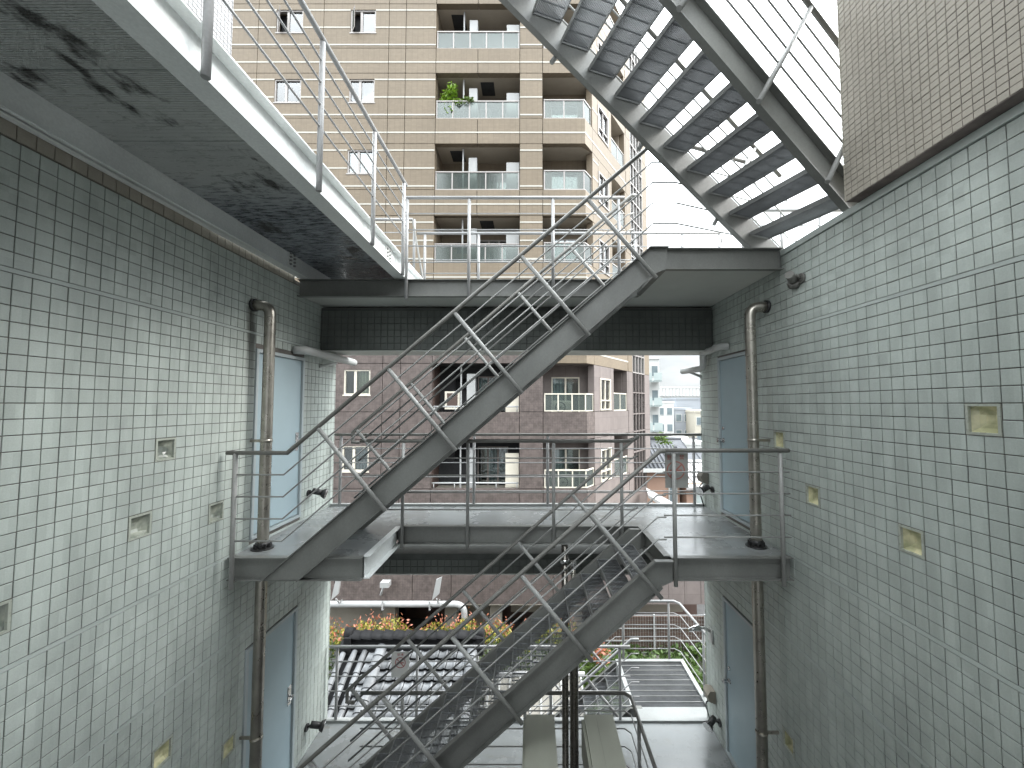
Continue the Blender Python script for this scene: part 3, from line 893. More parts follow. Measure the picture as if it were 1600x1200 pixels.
guard('pale guard rail along the outer beam of the high left walkway', [(XG, -1.0), (XG, YI - 0.13)], 1.95, [(XG, -0.2), (XG, 0.85), (XG, 1.98), (XG, 3.08), (XG, 4.15), (XG, 5.14)], 'rail_pale', 'rail_pale', 'rail_pale', h=0.965, postbot=0.28, drops=(0.19, 0.37, 0.55, 0.73))
gg = guard('short pale guard rail closing the far end of the high left walkway', [(-3.0, 6.42), (-1.93, 6.42)], 1.95, [(-2.96, 6.42), (-1.9, 6.42)], 'rail_pale', 'rail_pale', 'rail_pale', h=1.06, postbot=0.0)
obj('brace', MB().tube([(-1.93, 6.42, 3.01), (-1.72, 6.3, 2.0), (-1.66, 6.25, 1.68)], 0.017, 8), 'handrail_steel', gg)

# ------------------------------------------------------------------ drainpipes
def floor_collar(m, x, y, z):
    m.tube([(x, y, z + 0.001), (x, y, z + 0.012)], 0.11, 18)
def drain(x, y, wallx, label):
    t = thing('drainpipe', label, 'drainpipe', (x, y, GZ), 0, 'steel drainpipes in the landing corners')
    zt = 1.10
    pts = [(x, y, GZ), (x, y, zt - 0.10)] + bend((x, y, zt - 0.3), (x, y, zt + 0.02), (wallx, y - 0.03, zt + 0.02), 0.11)[1:] + [(wallx, y - 0.03, zt + 0.02)]
    obj('pipe', MB().tube(pts, 0.058, 16), 'stainless', t)
    for zz in (FL_M + 0.0, FL_L + 0.0):
        m = MB().tube([(x, y, zz + 0.02), (x, y, zz + 0.075)], 0.070, 16)
        for i in range(10):
            a_ = i * math.pi / 5
            m.box((x + 0.075 * math.cos(a_) - .008, y + 0.075 * math.sin(a_) - .008, zz + 0.002), (x + 0.075 * math.cos(a_) + .008, y + 0.075 * math.sin(a_) + .008, zz + 0.06))
        obj('floor_strainer', m, 'dark_metal', t)
        m = MB(); floor_collar(m, x, y, zz); obj('floor_ring', m, 'dark_metal', t)
    for zz in (-0.42, -3.6):
        m = MB().tube([(x, y, zz), (x, y, zz + 0.035)], 0.063, 16)
        m.box((x - 0.008, y - 0.008, zz), (wallx, y + 0.008, zz + 0.03))
        obj('pipe_clamp', m, 'stainless', t)
    m = MB().tube([(wallx - 0.001 if wallx > 0 else wallx + 0.001, y - 0.03, zt + 0.02), (wallx + (-0.03 if wallx > 0 else 0.03), y - 0.03, zt + 0.02)], 0.072, 16)
    obj('wall_flange', m, 'dark_metal', t)
drain(-2.96, 4.53, XL + 0.012, 'steel drainpipe with a curved top beside the left hand blue door')
drain(2.52, 4.60, XR - 0.012, 'steel drainpipe with a curved top beside the right hand blue door')

# grey conduits high on the walls
t = thing('wall_duct', 'pale grey vent duct on the left wall poking out past its end', 'duct', (XL, 5.5, 0.7))
x = XL + 0.10
obj('pipe', MB().tube([(XL + 0.01, 5.30, 0.72)] + bend((XL + .01, 5.30, 0.72), (x + .06, 5.34, 0.72), (x + 0.06, 6.6, 0.70), 0.10) + [(x + 0.08, 6.72, 0.70), (x+.075, 6.735, .70)], 0.055, 14), 'conduit_grey', t)
obj('bracket', MB().tube([(XL + .01, 5.95, 0.56), (x + 0.05, 6.2, 0.64)], 0.018, 8), 'conduit_grey', t)
t = thing('wall_duct', 'pale grey stepped vent duct on the right wall poking out past its end', 'duct', (XR, 5.8, 0.6))
x = XR - 0.10
P_ = [(XR - 0.01, 5.50, 0.80)] + bend((XR - .01, 5.5, 0.80), (x, 5.52, 0.80), (x, 6.05, 0.78), 0.07) + bend((x, 5.6, 0.80), (x, 6.12, 0.78), (x, 6.12, 0.56), 0.08) + bend((x, 6.12, 0.8), (x, 6.12, 0.55), (x - .1, 6.75, 0.54), 0.08) + [(x - 0.13, 6.62, 0.545)]
obj('pipe', MB().tube(P_, 0.048, 14), 'conduit_grey', t)
obj('pipe_clamp', MB().tube([(x, 5.66, .80), (x, 5.70, .80)], 0.056, 14), 'conduit_grey', t)
obj('bracket', MB().tube([(XR - .01, 6.40, 0.44), (x - .08, 6.44, 0.52)], 0.022, 8), 'conduit_grey', t)

# ------------------------------------------------------------------ lamps, boxes
def spot(X, side, y, z, label, mat, yaw, pale=False):
    t = thing('spotlight', label, 'lamp', (X, y, z), 0, 'wall spotlights')
    x1 = X + side * 0.012
    obj('base', MB().tube([(x1, y, z), (x1 + side * 0.02, y, z)], 0.05, 14), mat, t)
    e = (x1 + side * 0.10, y + 0.02, z + 0.02)
    obj('arm', MB().tube([(x1 + side * 0.02, y, z), (x1 + side * 0.06, y, z + 0.03), e], 0.013, 8), mat, t)
    d = Vector((side * math.cos(yaw), math.sin(yaw), -0.30)).normalized()
    a0 = Vector(e) - d * 0.05
    m = MB().tube([a0, a0 + d * 0.05, a0 + d * 0.08, a0 + d * 0.13], 0.042, 14)
    m.tube([a0 + d * 0.13, a0 + d * 0.18], 0.055, 14, True, 0.075)
    obj('lamp_head', m, mat, t)
    obj('lamp_face', MB().tube([a0 + d * 0.1805, a0 + d * 0.186], 0.07, 14), 'chrome', t)
spot(XR, -1, 3.97, 1.26, 'grey floodlight high on the right wall below the top landing', 'handrail_steel', R(140))
spot(XR, -1, 6.08, -1.27, 'black spotlight low on the right wall at the middle landing', 'dark_metal', R(-25))
spot(XR, -1, 6.02, -4.56, 'black spotlight low on the right wall at the lowest landing', 'dark_metal', R(-35))
spot(XL, 1, 5.75, -1.25, 'black spotlight low on the left wall at the middle landing', 'dark_metal', R(15))
spot(XL, 1, 5.86, -4.50, 'black spotlight low on the left wall at the lowest landing', 'dark_metal', R(15))
def jbox(y, z, label, mat):
    t = thing('junction_box', label, 'junction box', (XR - 0.012, y, z), 0)
    m = MB().prism([(XR - 0.012, z + 0.08), (XR - 0.09, z + 0.09), (XR - 0.13, z + 0.03), (XR - 0.11, z - 0.06), (XR - 0.012, z - 0.09)], y - 0.08, y + 0.08)
    obj('box', m, mat, t)
    obj('cable', MB().tube([(XR - 0.08, y, z - 0.085), (XR - 0.10, y + 0.05, z - 0.15), (XR - 0.10, y + 0.06, z - 0.22), (XR - 0.03, y + 0.07, z - 0.45)], 0.009, 8), 'dark_metal', t)
jbox(6.30, -1.13, 'brown junction box with a black cable on the right wall, middle landing', 'concrete_dark')
jbox(6.22, -4.30, 'cream junction box with a black cable on the right wall, lowest landing', 'concrete')
t = thing('bracket_lamp', 'pale bracket lamp on the end of the right wall above the lowest landing', 'lamp', (XR - 0.012, 6.26, -3.45))
obj('wall_plate', MB().box((XR - 0.03, 6.18, -3.56), (XR - 0.012, 6.32, -3.36)), 'conduit_grey', t)
obj('arm', MB().tube([(XR - 0.03, 6.25, -3.41), (XR - 0.1, 6.25, -3.36), (XR - 0.20, 6.25, -3.36)], 0.02, 10), 'conduit_grey', t)
obj('lamp_head', MB().tube([(XR - 0.18, 6.25, -3.355), (XR - 0.28, 6.25, -3.365), (XR - 0.36, 6.25, -3.39)], 0.045, 12, True, 0.03), 'chrome', t)
for (x, lab) in ((-2.56, 'small dome light under the left leg of the middle landing'), (2.2, 'small dome light under the right leg of the middle landing')):
    t = thing('dome_light', lab, 'lamp', (x, 4.62, FL_M - BH - 0.10))
    zc = FL_M - BH + 0.028
    obj('housing', MB().tube([(x, 4.62, zc), (x, 4.62, zc - 0.06)], 0.10, 18), 'dark_metal', t)
    obj('glass_dome', MB().tube([(x, 4.62, zc - 0.06), (x, 4.62, zc - 0.09), (x, 4.62, zc - 0.115)], 0.10, 18, True, 0.05), 'chrome', t)

# ------------------------------------------------------------------ standing pipes and beige ducts in the notch
for (x, y, top, elbow, lab) in ((0.435, 5.345, -1.83, False, 'tall steel pipe rising in the stair opening to beneath the middle landing'), (0.50, 4.88, -2.76, True, 'steel pipe with an elbow tucked under the lower stair')):
    t = thing('standing_pipe', lab, 'pipe', (x, y, GZ), 0)
    if elbow:
        pts = [(x, y, GZ), (x, y, top - 0.2)] + bend((x, y, top - .3), (x, y, top), (x + 0.28, y + 0.1, top + .10), 0.14) + [(x + 0.24, y + 0.09, top + .085)]
    else: pts = [(x, y, GZ), (x, y, top)]
    obj('pipe', MB().tube(pts, 0.042 if not elbow else 0.052, 14), 'stainless_dark', t)
    obj('collar', MB().tube([(x, y, top - 0.22), (x, y, top - 0.17)], 0.058, 14), 'chrome', t)
t = thing('standing_pipe', 'short capped steel vent pipe peeking above the lower stair', 'pipe', (0.545, 5.345, -2.4))
obj('pipe', MB().tube([(0.545, 5.345, -2.6), (0.545, 5.345, -2.08)], 0.030, 12), 'stainless', t)
obj('cap', MB().tube([(0.545, 5.345, -2.12), (0.545, 5.345, -2.08), (0.545, 5.345, -2.05), (0.545, 5.345, -2.035)], 0.042, 12), 'chrome', t)
for (x0, x1, lab) in ((-0.06, 0.262, 'long beige duct cover on the left of the steel pipes at the bottom'), (0.602, 0.935, 'long beige duct cover on the right of the steel pipes at the bottom')):
    t = thing('duct_cover', lab, 'duct', ((x0 + x1) / 2, 3.0, -3.9), 0)
    ye = 4.81
    zt = -3.55
    m = MB().box((x0, 0.6, zt - 0.03), ((x0 + x1) / 2 - 0.03, ye, zt))
    m.box(((x0 + x1) / 2 - 0.024, 0.6, zt - 0.03), (x1, ye, zt))
    obj('lid', m, 'duct_beige', t)
    obj('body', MB().box((x0 - 0.03, 0.6, zt - 0.42), (x1 - 0.02, ye - 0.03, zt - 0.032)), 'duct_beige', t)
    obj('seam', MB().box(((x0 + x1) / 2 - 0.031, 0.6, zt - 0.02), ((x0 + x1) / 2 - 0.023, ye - .002, zt + 0.004)), 'duct_beige', t)

# ------------------------------------------------------------------ no smoking signs
def ring(m, c, r0, r1, ax, ay, n=40, dz=0.002):
    ax, ay = Vector(ax), Vector(ay); nn = ax.cross(ay).normalized(); c = Vector(c)
    vs = []
    for i in range(n):
        a_ = 2 * math.pi * i / n; d = ax * math.cos(a_) + ay * math.sin(a_)
        vs += [c + d * r0, c + d * r1]
    m.add(vs, [(2 * i, 2 * i + 1, (2 * i + 3) % (2 * n), (2 * i + 2) % (2 * n)) for i in range(n)])
def stroke(m, c, p, q, wd, ax, ay):
    ax, ay, c = Vector(ax), Vector(ay), Vector(c)
    p, q = Vector(p), Vector(q); d = (q - p).normalized(); nrm = Vector((-d.y, d.x)) * wd / 2
    m.add([c + ax * v.x + ay * v.y for v in (p + nrm, p - nrm, q - nrm, q + nrm)], [(0, 1, 2, 3)])
KIN = [((-.45, .38), (-.05, .38)), ((-.25, .5), (-.25, .05)), ((-.25, .36), (-.47, .12)), ((-.25, .36), (-.05, .16)),
       ((.05, .38), (.47, .38)), ((.26, .5), (.26, .05)), ((.26, .36), (.05, .12)), ((.26, .36), (.48, .12)),
       ((-.3, -.02), (.3, -.02)), ((-.45, -.18), (.45, -.18)), ((0, -.18), (0, -.5)), ((-.2, -.26), (-.36, -.44)), ((.2, -.26), (.36, -.44))]
EN = [((-.36, .45), (-.36, .05)), ((-.36, .05), (-.48, -.48)), ((-.36, .0), (-.2, -.2)), ((-.5, .25), (-.45, .05)), ((-.2, .3), (-.28, .1)),
      ((-.1, .42), (.48, .42)), ((.08, .42), (.08, .12)), ((.28, .42), (.28, .12)), ((-.04, .28), (.42, .28)), ((-.04, .28), (-.04, .1)), ((.42, .28), (.42, .1)), ((-.04, .1), (.42, .1)),
      ((-.12, -.14), (.48, -.14)), ((.18, .1), (.18, -.44)), ((-.02, -.02), (.38, -.02)), ((-.16, -.44), (.5, -.44))]
def no_smoking(label, c, wd, ht, mirrored, plate, red, title):
    t = thing('no_smoking_sign', label, 'sign', c, 0, )
    x, y, z = c
    obj('plate', MB().box((x - wd / 2, y, z - ht / 2), (x + wd / 2, y + 0.004, z + ht / 2)), plate, t)
    m = MB()
    sx = -1 if mirrored else 1
    ax, ay = (sx, 0, 0), (0, 0, 1)
    cy = Vector((x - (0.01 if mirrored else 0.0), y - 0.002, z + (0.0 if mirrored else 0.03)))
    r = 0.40 * wd if mirrored else 0.30 * wd
    ring(m, cy, r * 0.86, r, ax, ay)
    k = r * 0.66
    cy2 = cy - Vector((0, 0.001, 0))
    stroke(m, cy2, (-k, k), (k, -k), r * 0.15, ax, ay)
    cy3 = cy - Vector((0, 0.002, 0))
    stroke(m, cy3, (-k * 1.0, 0), (k * 1.0, 0), r * 0.17, ax, ay)
    if title:
        for (gl, ox) in ((KIN, -0.27 * wd), (EN, 0.27 * wd)):
            for (p, q) in gl:
                s_ = 0.21 * wd
                stroke(m, cy3 + Vector((sx * ox, -0.0003, r * 1.0 + 0.16 * wd)), (p[0] * s_, p[1] * s_), (q[0] * s_, q[1] * s_), 0.021 * wd, ax, ay)
    else:
        for i, gl in enumerate((KIN, EN, KIN, EN)):
            pass
        for (gl, ox) in ((KIN, -0.1 * wd), (EN, 0.1 * wd)):
            for (p, q) in gl:
                s_ = 0.15 * wd
                stroke(m, cy3 + Vector((sx * ox, -0.0003, r * 1.0 + 0.14 * wd)), (p[0] * s_, p[1] * s_), (q[0] * s_, q[1] * s_), 0.014 * wd, ax, ay)
    obj('printed_mark', m, red, t)
    return t
no_smoking('grey no smoking sign seen from behind, hanging on the middle landing rail at right', (1.515, yp + 0.045, FL_M + 0.90), 0.24, 0.36, True, 'sign_plate', 'sign_red_dim', True)
no_smoking('white no smoking notice hanging on the far rail before the tiled roof', (-2.0, 6.37, FL_L + 0.86), 0.27, 0.38, False, 'sign_white', 'sign_red', False)

# ------------------------------------------------------------------ apartment tower
YT = 17.0
T0 = 20.94; FLH = 3.2
tower = thing('apartment_tower', 'tall apartment tower, beige tiled above and brown tiled below, with balconies and white bands', 'building', (-5, YT + 4, GZ))
COLS = [(-19.0, -15.0), (-15.0, -12.06), (-12.06, -9.17), (-9.17, -6.28), (-6.28, -5.53), (-5.53, -4.19), (-4.19, -0.50), (-0.50, 0.50), (0.50, 2.35)]
WINX = {2: (-11.27, -10.09), 3: (-7.99, -6.87)}
def tmat(z): return 'facade_beige' if z > 2.6 else 'facade_brown'
def win(x0, x1, z0, z1, y, fmat, open_left, cur):
    f = MB(); t_ = 0.055
    f.box((x0, y + 0.03, z0), (x0 + t_, y + 0.16, z1)).box((x1 - t_, y + 0.03, z0), (x1, y + 0.16, z1))
    f.box((x0 + t_, y + 0.03, z1 - t_), (x1 - t_, y + 0.16, z1)).box((x0 + t_, y + 0.03, z0), (x1 - t_, y + 0.16, z0 + t_))
    xm = x0 + (x1 - x0) * 0.42
    f.box((xm - 0.05, y + 0.05, z0 + t_), (xm + 0.05, y + 0.14, z1 - t_))
    f.box((x0 - 0.03, y - 0.02, z0 - 0.05), (x1 + 0.03, y + 0.03, z0))
    w_ = obj('window', f, fmat, tower)
    g = MB(); g.box((xm + 0.05, y + 0.09, z0 + t_), (x1 - t_, y + 0.10, z1 - t_))
    if not open_left: g.box((x0 + t_, y + 0.09, z0 + t_), (xm - 0.05, y + 0.10, z1 - t_))
    obj('pane', g, 'window_glass', w_)
    if open_left:
        s_ = MB()
        c_, sn = math.cos(R(50)), math.sin(R(50))
        def fn(p): return Vector((x0 + t_ + p.x * c_, y + 0.03 - p.x * sn + p.y * c_, p.z))
        L_ = xm - 0.05 - x0 - t_
        s_.box((0, 0, z0 + .04), (L_, 0.04, z0 + .11)).box((0, 0, z1 - .09), (L_, 0.04, z1 - .02)).box((0, 0, z0 + .11), (0.07, 0.04, z1 - .09)).box((L_ - .07, 0, z0 + .11), (L_, 0.04, z1 - .09))
        obj('open_sash', s_.xf(fn), fmat, w_)
        obj('sash_pane', MB().box((0.04, 0.015, z0 + .12), (L_ - .04, 0.022, z1 - .10)).xf(fn), 'frosted_glass', w_)
    c_ = MB()
    n_ = 14
    xs = [xm + 0.02 + (x1 - 0.06 - xm) * i / n_ for i in range(n_ + 1)]
    vs = []
    for i, x in enumerate(xs):
        dy = 0.03 * math.sin(i * 2.1)
        vs += [(x, y + 0.22 + dy, z0 + 0.06), (x, y + 0.22 + dy * .7, z1 - 0.05)]
    c_.add(vs, [(2 * i, 2 * i + 2, 2 * i + 3, 2 * i + 1) for i in range(n_)], True)
    obj('curtain', c_, cur, w_)
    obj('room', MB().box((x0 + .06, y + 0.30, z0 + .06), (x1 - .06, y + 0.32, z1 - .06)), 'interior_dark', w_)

def wall_panel(x0, x1, z0, z1, hole=None):
    gp = 0.012
    m = MB(); a_, b_ = x0 + gp, x1 - gp
    c_, d_ = z0 + gp, z1 - gp
    if hole is None: m.box((a_, YT, c_), (b_, YT + 0.28, d_))
    else:
        h0, h1, h2, h3 = hole
        m.box((a_, YT, c_), (h0, YT + 0.28, d_)).box((h1, YT, c_), (b_, YT + 0.28, d_))
        m.box((h0, YT, c_), (h1, YT + 0.28, h2)).box((h0, YT, h3), (h1, YT + 0.28, d_))
    obj('wall_panel', m, tmat(z0), tower)
def band(x0, x1, z, hole=None):
    m = MB()
    if hole and hole[2] < z + .05 and hole[3] > z - .05:
        obj('band', MB().box((x0 + .012, YT - 0.012, z - 0.028), (hole[0], YT + 0.001, z + 0.035)), 'band_white', tower); m.box((hole[1], YT - 0.012, z - 0.028), (x1 - .012, YT + 0.001, z + 0.035))
    else: m.box((x0 + .012, YT - 0.012, z - 0.028), (x1 - .012, YT + 0.001, z + 0.035))
    obj('band', m, 'band_white', tower)
cur_names = ['curtain_pale', 'curtain_grey', 'curtain_pale', 'curtain_cream']
for k in range(0, 9):
    T = T0 - FLH * k
    if T < -4: break
    zlo, zsp = T - 2.05, T - FLH           # bottom of the window row, bottom of the spandrel row
    beige = zlo > 2.0
    for ci, (x0, x1) in enumerate(COLS):
        bay = ci in (6, 8)
        hole = None
        if ci in WINX:
            a_, b_ = WINX[ci]; 
            if not beige: a_, b_ = a_ + 0.07, b_ + 0.07
            hole = (a_, b_, T - 1.33, T - 0.27)
        if not bay:
            wall_panel(x0, x1, zlo, T, hole)
            if beige:
                for dz in (0.30, 1.10, 1.90): band(x0, x1, T - dz, hole)
        if ci == 6:
            wall_panel(x0, (x0 + x1) / 2, zsp, zlo); wall_panel((x0 + x1) / 2, x1, zsp, zlo)
        elif ci != 8:
            wall_panel(x0, x1, zsp, zlo)
        if ci != 8 and zsp > 2.0: band(x0, x1, T - 2.70)
        if hole:
            win(*hole, YT, 'frame_alu' if beige else 'frame_cream', (k == 1 and True), cur_names[(k * 2 + ci) % 4] if not beige else cur_names[(k + ci) % 3])
# seams behind the panel gaps and the dark inside of the building
obj('seam_backing', MB().box((-19, YT + 0.29, -8.2), (-4.19, YT + 0.33, -6.0)), 'seam_dark', tower)
bk = MB()
for (x0, x1) in COLS[:6] + [COLS[7]]:
    bk.box((x0, YT + 0.55, -7.9), (x1, YT + 0.60, T0))
obj('inner_wall', bk, 'interior_dark', tower)

def glass_rail(x0, x1, z0, z1, y, n, side_len=0.0, clear='frosted_glass', mat='frame_alu'):
    f = MB()
    f.box((x0, y, z1 - 0.05), (x1, y + 0.07, z1)).box((x0, y + .01, z0), (x1, y + 0.06, z0 + 0.045))
    w_ = (x1 - x0) / n
    for i in range(n + 1):
        xx = min(max(x0 + i * w_, x0 + .025), x1 - .025)
        f.box((xx - 0.025, y + .012, z0 + .045), (xx + 0.025, y + .058, z1 - .05))
    o = obj('balustrade', f, mat, tower)
    for i in range(n):
        obj('glass_panel', MB().box((x0 + i * w_ + 0.025, y + 0.03, z0 + 0.05), (x0 + (i + 1) * w_ - .025, y + 0.04, z1 - 0.055)), clear, o)
    return o
for k in range(0, 9):
    T = T0 - FLH * k
    if T < -4: break
    zlo = T - 2.05; beige = zlo > 2.0
    fm = tmat(zlo)
    x0, x1 = COLS[6]
    D = 1.5
    so_ = 'soffit_beige' if beige else 'facade_mauve'
    # recess shell
    s_ = MB()
    s_.box((x0, YT + 0.28, T + 0.004), (x1, YT + D, T + 0.06))
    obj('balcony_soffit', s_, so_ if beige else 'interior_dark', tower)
    s_ = MB().box((x0 - 0.06, YT + 0.281, zlo - 0.3), (x0 - 0.001, YT + D, T + 0.003)).box((x1 + 0.001, YT + 0.281, zlo - 0.3), (x1 + .06, YT + D, T + 0.003))
    obj('balcony_side_wall', s_, 'facade_beige' if beige else 'louvre_brown', tower)
    obj('balcony_floor', MB().box((x0, YT + 0.281, zlo - 0.22), (x1, YT + D, zlo - 0.14)), 'concrete', tower)
    bw = MB()
    # back wall with a wide sliding door and a small high window
    ds, de, dz_ = x0 + 1.75, x1 - 0.55, T - 0.45
    bw.box((x0, YT + D, zlo - 0.3), (x0 + 0.7, YT + D + .1, T)).box((x0 + 1.2, YT + D, zlo - 0.3), (ds, YT + D + .1, T)).box((x0 + .7, YT + D, T - .55), (x0 + 1.2, YT + D + .1, T)).box((x0 + .7, YT + D, zlo - .3), (x0 + 1.2, YT + D + .1, T - 1.1))
    bw.box((ds, YT + D, dz_), (de, YT + D + .1, T)).box((de, YT + D, zlo - 0.3), (x1, YT + D + .1, T))
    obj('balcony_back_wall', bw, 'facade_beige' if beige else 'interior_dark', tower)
    f = MB()
    f.box((ds, YT + D + .02, dz_ - .06), (de, YT + D + .09, dz_))
    for i in range(4):
        xx = ds + (de - ds) * i / 3
        f.box((max(ds, xx - .04), YT + D + .02, zlo - .14), (min(de, xx + .04), YT + D + .09, dz_ - .06))
    o = obj('sliding_door', f, 'frame_alu' if beige else 'frame_brown', tower)
    obj('pane', MB().box((ds + .04, YT + D + .05, zlo - .1), (de - .04, YT + D + .06, dz_ - .06)), 'window_glass', o)
    cx0 = ds + (de - ds) * (0.35 if k % 2 else 0.0)
    cu = MB(); n_ = 16; vs = []
    for i in range(n_ + 1):
        x = cx0 + (de - ds) * 0.62 * i / n_; dy = .04 * math.sin(i * 1.9)
        vs += [(x, YT + D + .2 + dy, zlo - .1), (x, YT + D + .2 + dy, dz_ - .05)]
    cu.add(vs, [(2 * i, 2 * i + 2, 2 * i + 3, 2 * i + 1) for i in range(n_)], True)
    obj('curtain', cu, 'curtain_grey' if k % 2 else 'curtain_pale', o)
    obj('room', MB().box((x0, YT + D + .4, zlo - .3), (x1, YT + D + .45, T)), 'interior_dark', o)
    # white meter cabinet, thin post and partition
    obj('cabinet', MB().box((x0 + 1.42, YT + .34, zlo - .14), (x0 + 1.78, YT + .66, T - .42)), 'white_paint', tower)
    obj('balcony_post', MB().box((x0 + 1.14, YT + .35, zlo - .14), (x0 + 1.20, YT + .41, T - .004)), 'white_paint', tower)
    obj('partition', MB().box((x1 - .60, YT + .36, zlo - .02), (x1 - .03, YT + .40, T - .62)), 'white_paint' if beige else 'frame_cream', tower)
    obj('ceiling_hatch', MB().box((x0 + (.55 if k % 2 else 1.9), YT + .5, T - .012), (x0 + (1.15 if k % 2 else 2.5), YT + 1.3, T - .002)), 'interior_dark', tower)
    if beige:
        glass_rail(x0 + 0.02, x1 - 0.02, zlo + 0.02, T - 1.20, YT + 0.06, 5)
        obj('planter_edge', MB().box((x0, YT + .05, zlo - .02), (x1, YT + .28, zlo + .015)), 'soffit_beige', tower)
    else:
        f = MB(); f.tube([(x0 + .03, YT + .1, zlo + .22), (x1 - .03, YT + .1, zlo + .22)], .035, 8)
        for i in range(5): 
            xx = x0 + .1 + (x1 - x0 - .2) * i / 4; f.tube([(xx, YT + .1, zlo), (xx, YT + .1, zlo + .2)], .022, 8)
        obj('low_rail', f, 'white_paint', tower)
    # ---- corner bay
    x0, x1 = COLS[8]
    Dh = 1.25
    sp_h = T - FLH
    pz0, pz1 = sp_h + .012, zlo - .012
    # parapet below the balcony turns the corner along the side street
    U = Vector((0.555, 0.832, 0)); NN = Vector((0.832, -0.555, 0))
    CN = Vector((x1, YT, 0))
    q = CN + U * 0.75
    obj('corner_parapet', MB().prismz([(x0 + .012, YT), (x1, YT), (q.x, q.y), (q.x - .25, q.y + .1), (x1 - .12, YT + .24), (x0 + .012, YT + .28)], pz0, pz1), fm, tower)
    if beige and sp_h > 2.0:
        obj('band', MB().prismz([(x0 + .012, YT - .012), (x1 + .005, YT - .012), (q.x + .01, q.y), (q.x - .02, q.y + .02), (x1, YT + .001), (x0 + .012, YT + .001)], T - 2.735, T - 2.665), 'band_white', tower)
    q2 = CN + U * 1.6
    shell = MB().prismz([(x0, YT + .281), (x1 - .1, YT + .281), (q.x - .1, q.y), (q2.x, q2.y), (x0, q2.y)], T + .004, T + .05)
    obj('balcony_soffit', shell, so_, tower)
    obj('balcony_floor', MB().prismz([(x0, YT + .281), (x1 - .12, YT + .281), (q.x - .26, q.y), (q2.x - .1, q2.y), (x0, q2.y)], zlo - .22, zlo - .14), 'concrete', tower)
    yb = YT + Dh
    bw = MB(); a_, b_ = x0 + .42, x1 - .16
    bw.box((x0, yb, zlo - .3), (a_, yb + .1, T)).box((b_, yb, zlo - .3), (x1 + .36, yb + .1, T)).box((a_, yb, T - .5), (b_, yb + .1, T))
    obj('balcony_back_wall', bw, fm if beige else 'facade_mauve', tower)
    f = MB().box((a_, yb + .02, T - .56), (b_, yb + .08, T - .5)).box((a_, yb + .02, zlo - .14), (a_ + .05, yb + .08, T - .56)).box((b_ - .05, yb + .02, zlo - .14), (b_, yb + .08, T - .56)).box(((a_ + b_) / 2 - .04, yb + .02, zlo - .14), ((a_ + b_) / 2 + .04, yb + .08, T - .56))
    o = obj('sliding_door', f, 'frame_alu' if beige else 'frame_cream', tower)
    obj('pane', MB().box((a_ + .05, yb + .045, zlo - .1), (b_ - .05, yb + .055, T - .56)), 'window_glass', o)
    vs = []; cu = MB()
    for i in range(11):
        x = a_ + (b_ - a_) * .45 * i / 10; dy = .03 * math.sin(i * 1.9)
        vs += [(x, yb + .16 + dy, zlo - .1), (x, yb + .16 + dy, T - .53)]
    cu.add(vs, [(2 * i, 2 * i + 2, 2 * i + 3, 2 * i + 1) for i in range(10)], True)
    obj('curtain', cu, 'curtain_pale', o)
    obj('room', MB().box((a_ - .2, yb + .3, zlo - .3), (b_ + .2, yb + .35, T)), 'interior_dark', o)
    o = glass_rail(x0 + .05, x1 - .03, zlo + .02, T - 1.15 - (0 if beige else .12), YT + .05, 3 if not beige else 2, mat='frame_alu' if beige else 'frame_cream')
    # return of the balustrade along the side
    def SB(m, t0, t1, n0, n1, za, zb):
        """box in the frame of the slanting side face"""
        p = [CN + U * t0 + NN * n0, CN + U * t1 + NN * n0, CN + U * t1 + NN * n1, CN + U * t0 + NN * n1]
        return m.prismz([(v.x, v.y) for v in p], za, zb)
    f = MB(); SB(f, .02, .72, -.1, -.04, T - 1.20 - (0 if beige else .12), T - 1.15 - (0 if beige else .12)); SB(f, .02, .72, -.1, -.05, zlo + .02, zlo + .06); SB(f, .68, .72, -.095, -.05, zlo + .06, T - 1.2 - (0 if beige else .12))
    o2 = obj('balustrade', f, 'frame_alu' if beige else 'frame_cream', tower)
    g = MB(); SB(g, .03, .68, -.08, -.07, zlo + .06, T - 1.2 - (0 if beige else .12)); obj('glass_panel', g, 'frosted_glass', o2)
    # ---- slanting side face of this storey
    sm_ = fm if beige else 'facade_mauve'
    def side_panel(t0, t1, za, zb):
        m = MB(); SB(m, t0 + .01, t1 - .01, -.3, 0.0, za + .01, zb - .01); obj('wall_panel', m, sm_, tower)
    side_panel(.72, 1.35, zlo, T)                                   # pier
    side_panel(.76, 4.9, T - FLH, zlo)                              # spandrel
    side_panel(2.55, 2.95, zlo, T); side_panel(4.75, 4.95, zlo, T)
    side_panel(1.35, 2.55, T - .55, T); side_panel(1.35, 2.55, zlo, zlo + .05)
    # bay window in the side face
    f = MB(); zz0, zz1 = zlo + .05, T - .55
    SB(f, 1.36, 1.42, -.12, .03, zz0, zz1); SB(f, 2.48, 2.54, -.12, .03, zz0, zz1); SB(f, 1.93, 1.97, -.1, .0, zz0 + .05, zz1 - .05)
    SB(f, 1.42, 2.48, -.12, .03, zz1 - .06, zz1); SB(f, 1.42, 2.48, -.12, .03, zz0, zz0 + .06); SB(f, 1.42, 2.48, -.1, .01, zz0 + .42, zz0 + .47)
    o = obj('window', f, 'frame_alu' if beige else 'frame_cream', tower)
    g = MB(); SB(g, 1.42, 2.48, -.07, -.06, zz0 + .06, zz1 - .06); obj('pane', g, 'window_glass', o)
    g = MB(); SB(g, 1.42, 2.48, -.26, -.22, zz0 + .5, zz1 - .06); obj('curtain', g, 'curtain_pale', o)
    g = MB(); SB(g, 1.36, 2.54, -.34, -.30, zz0, zz1); obj('room', g, 'interior_dark', o)
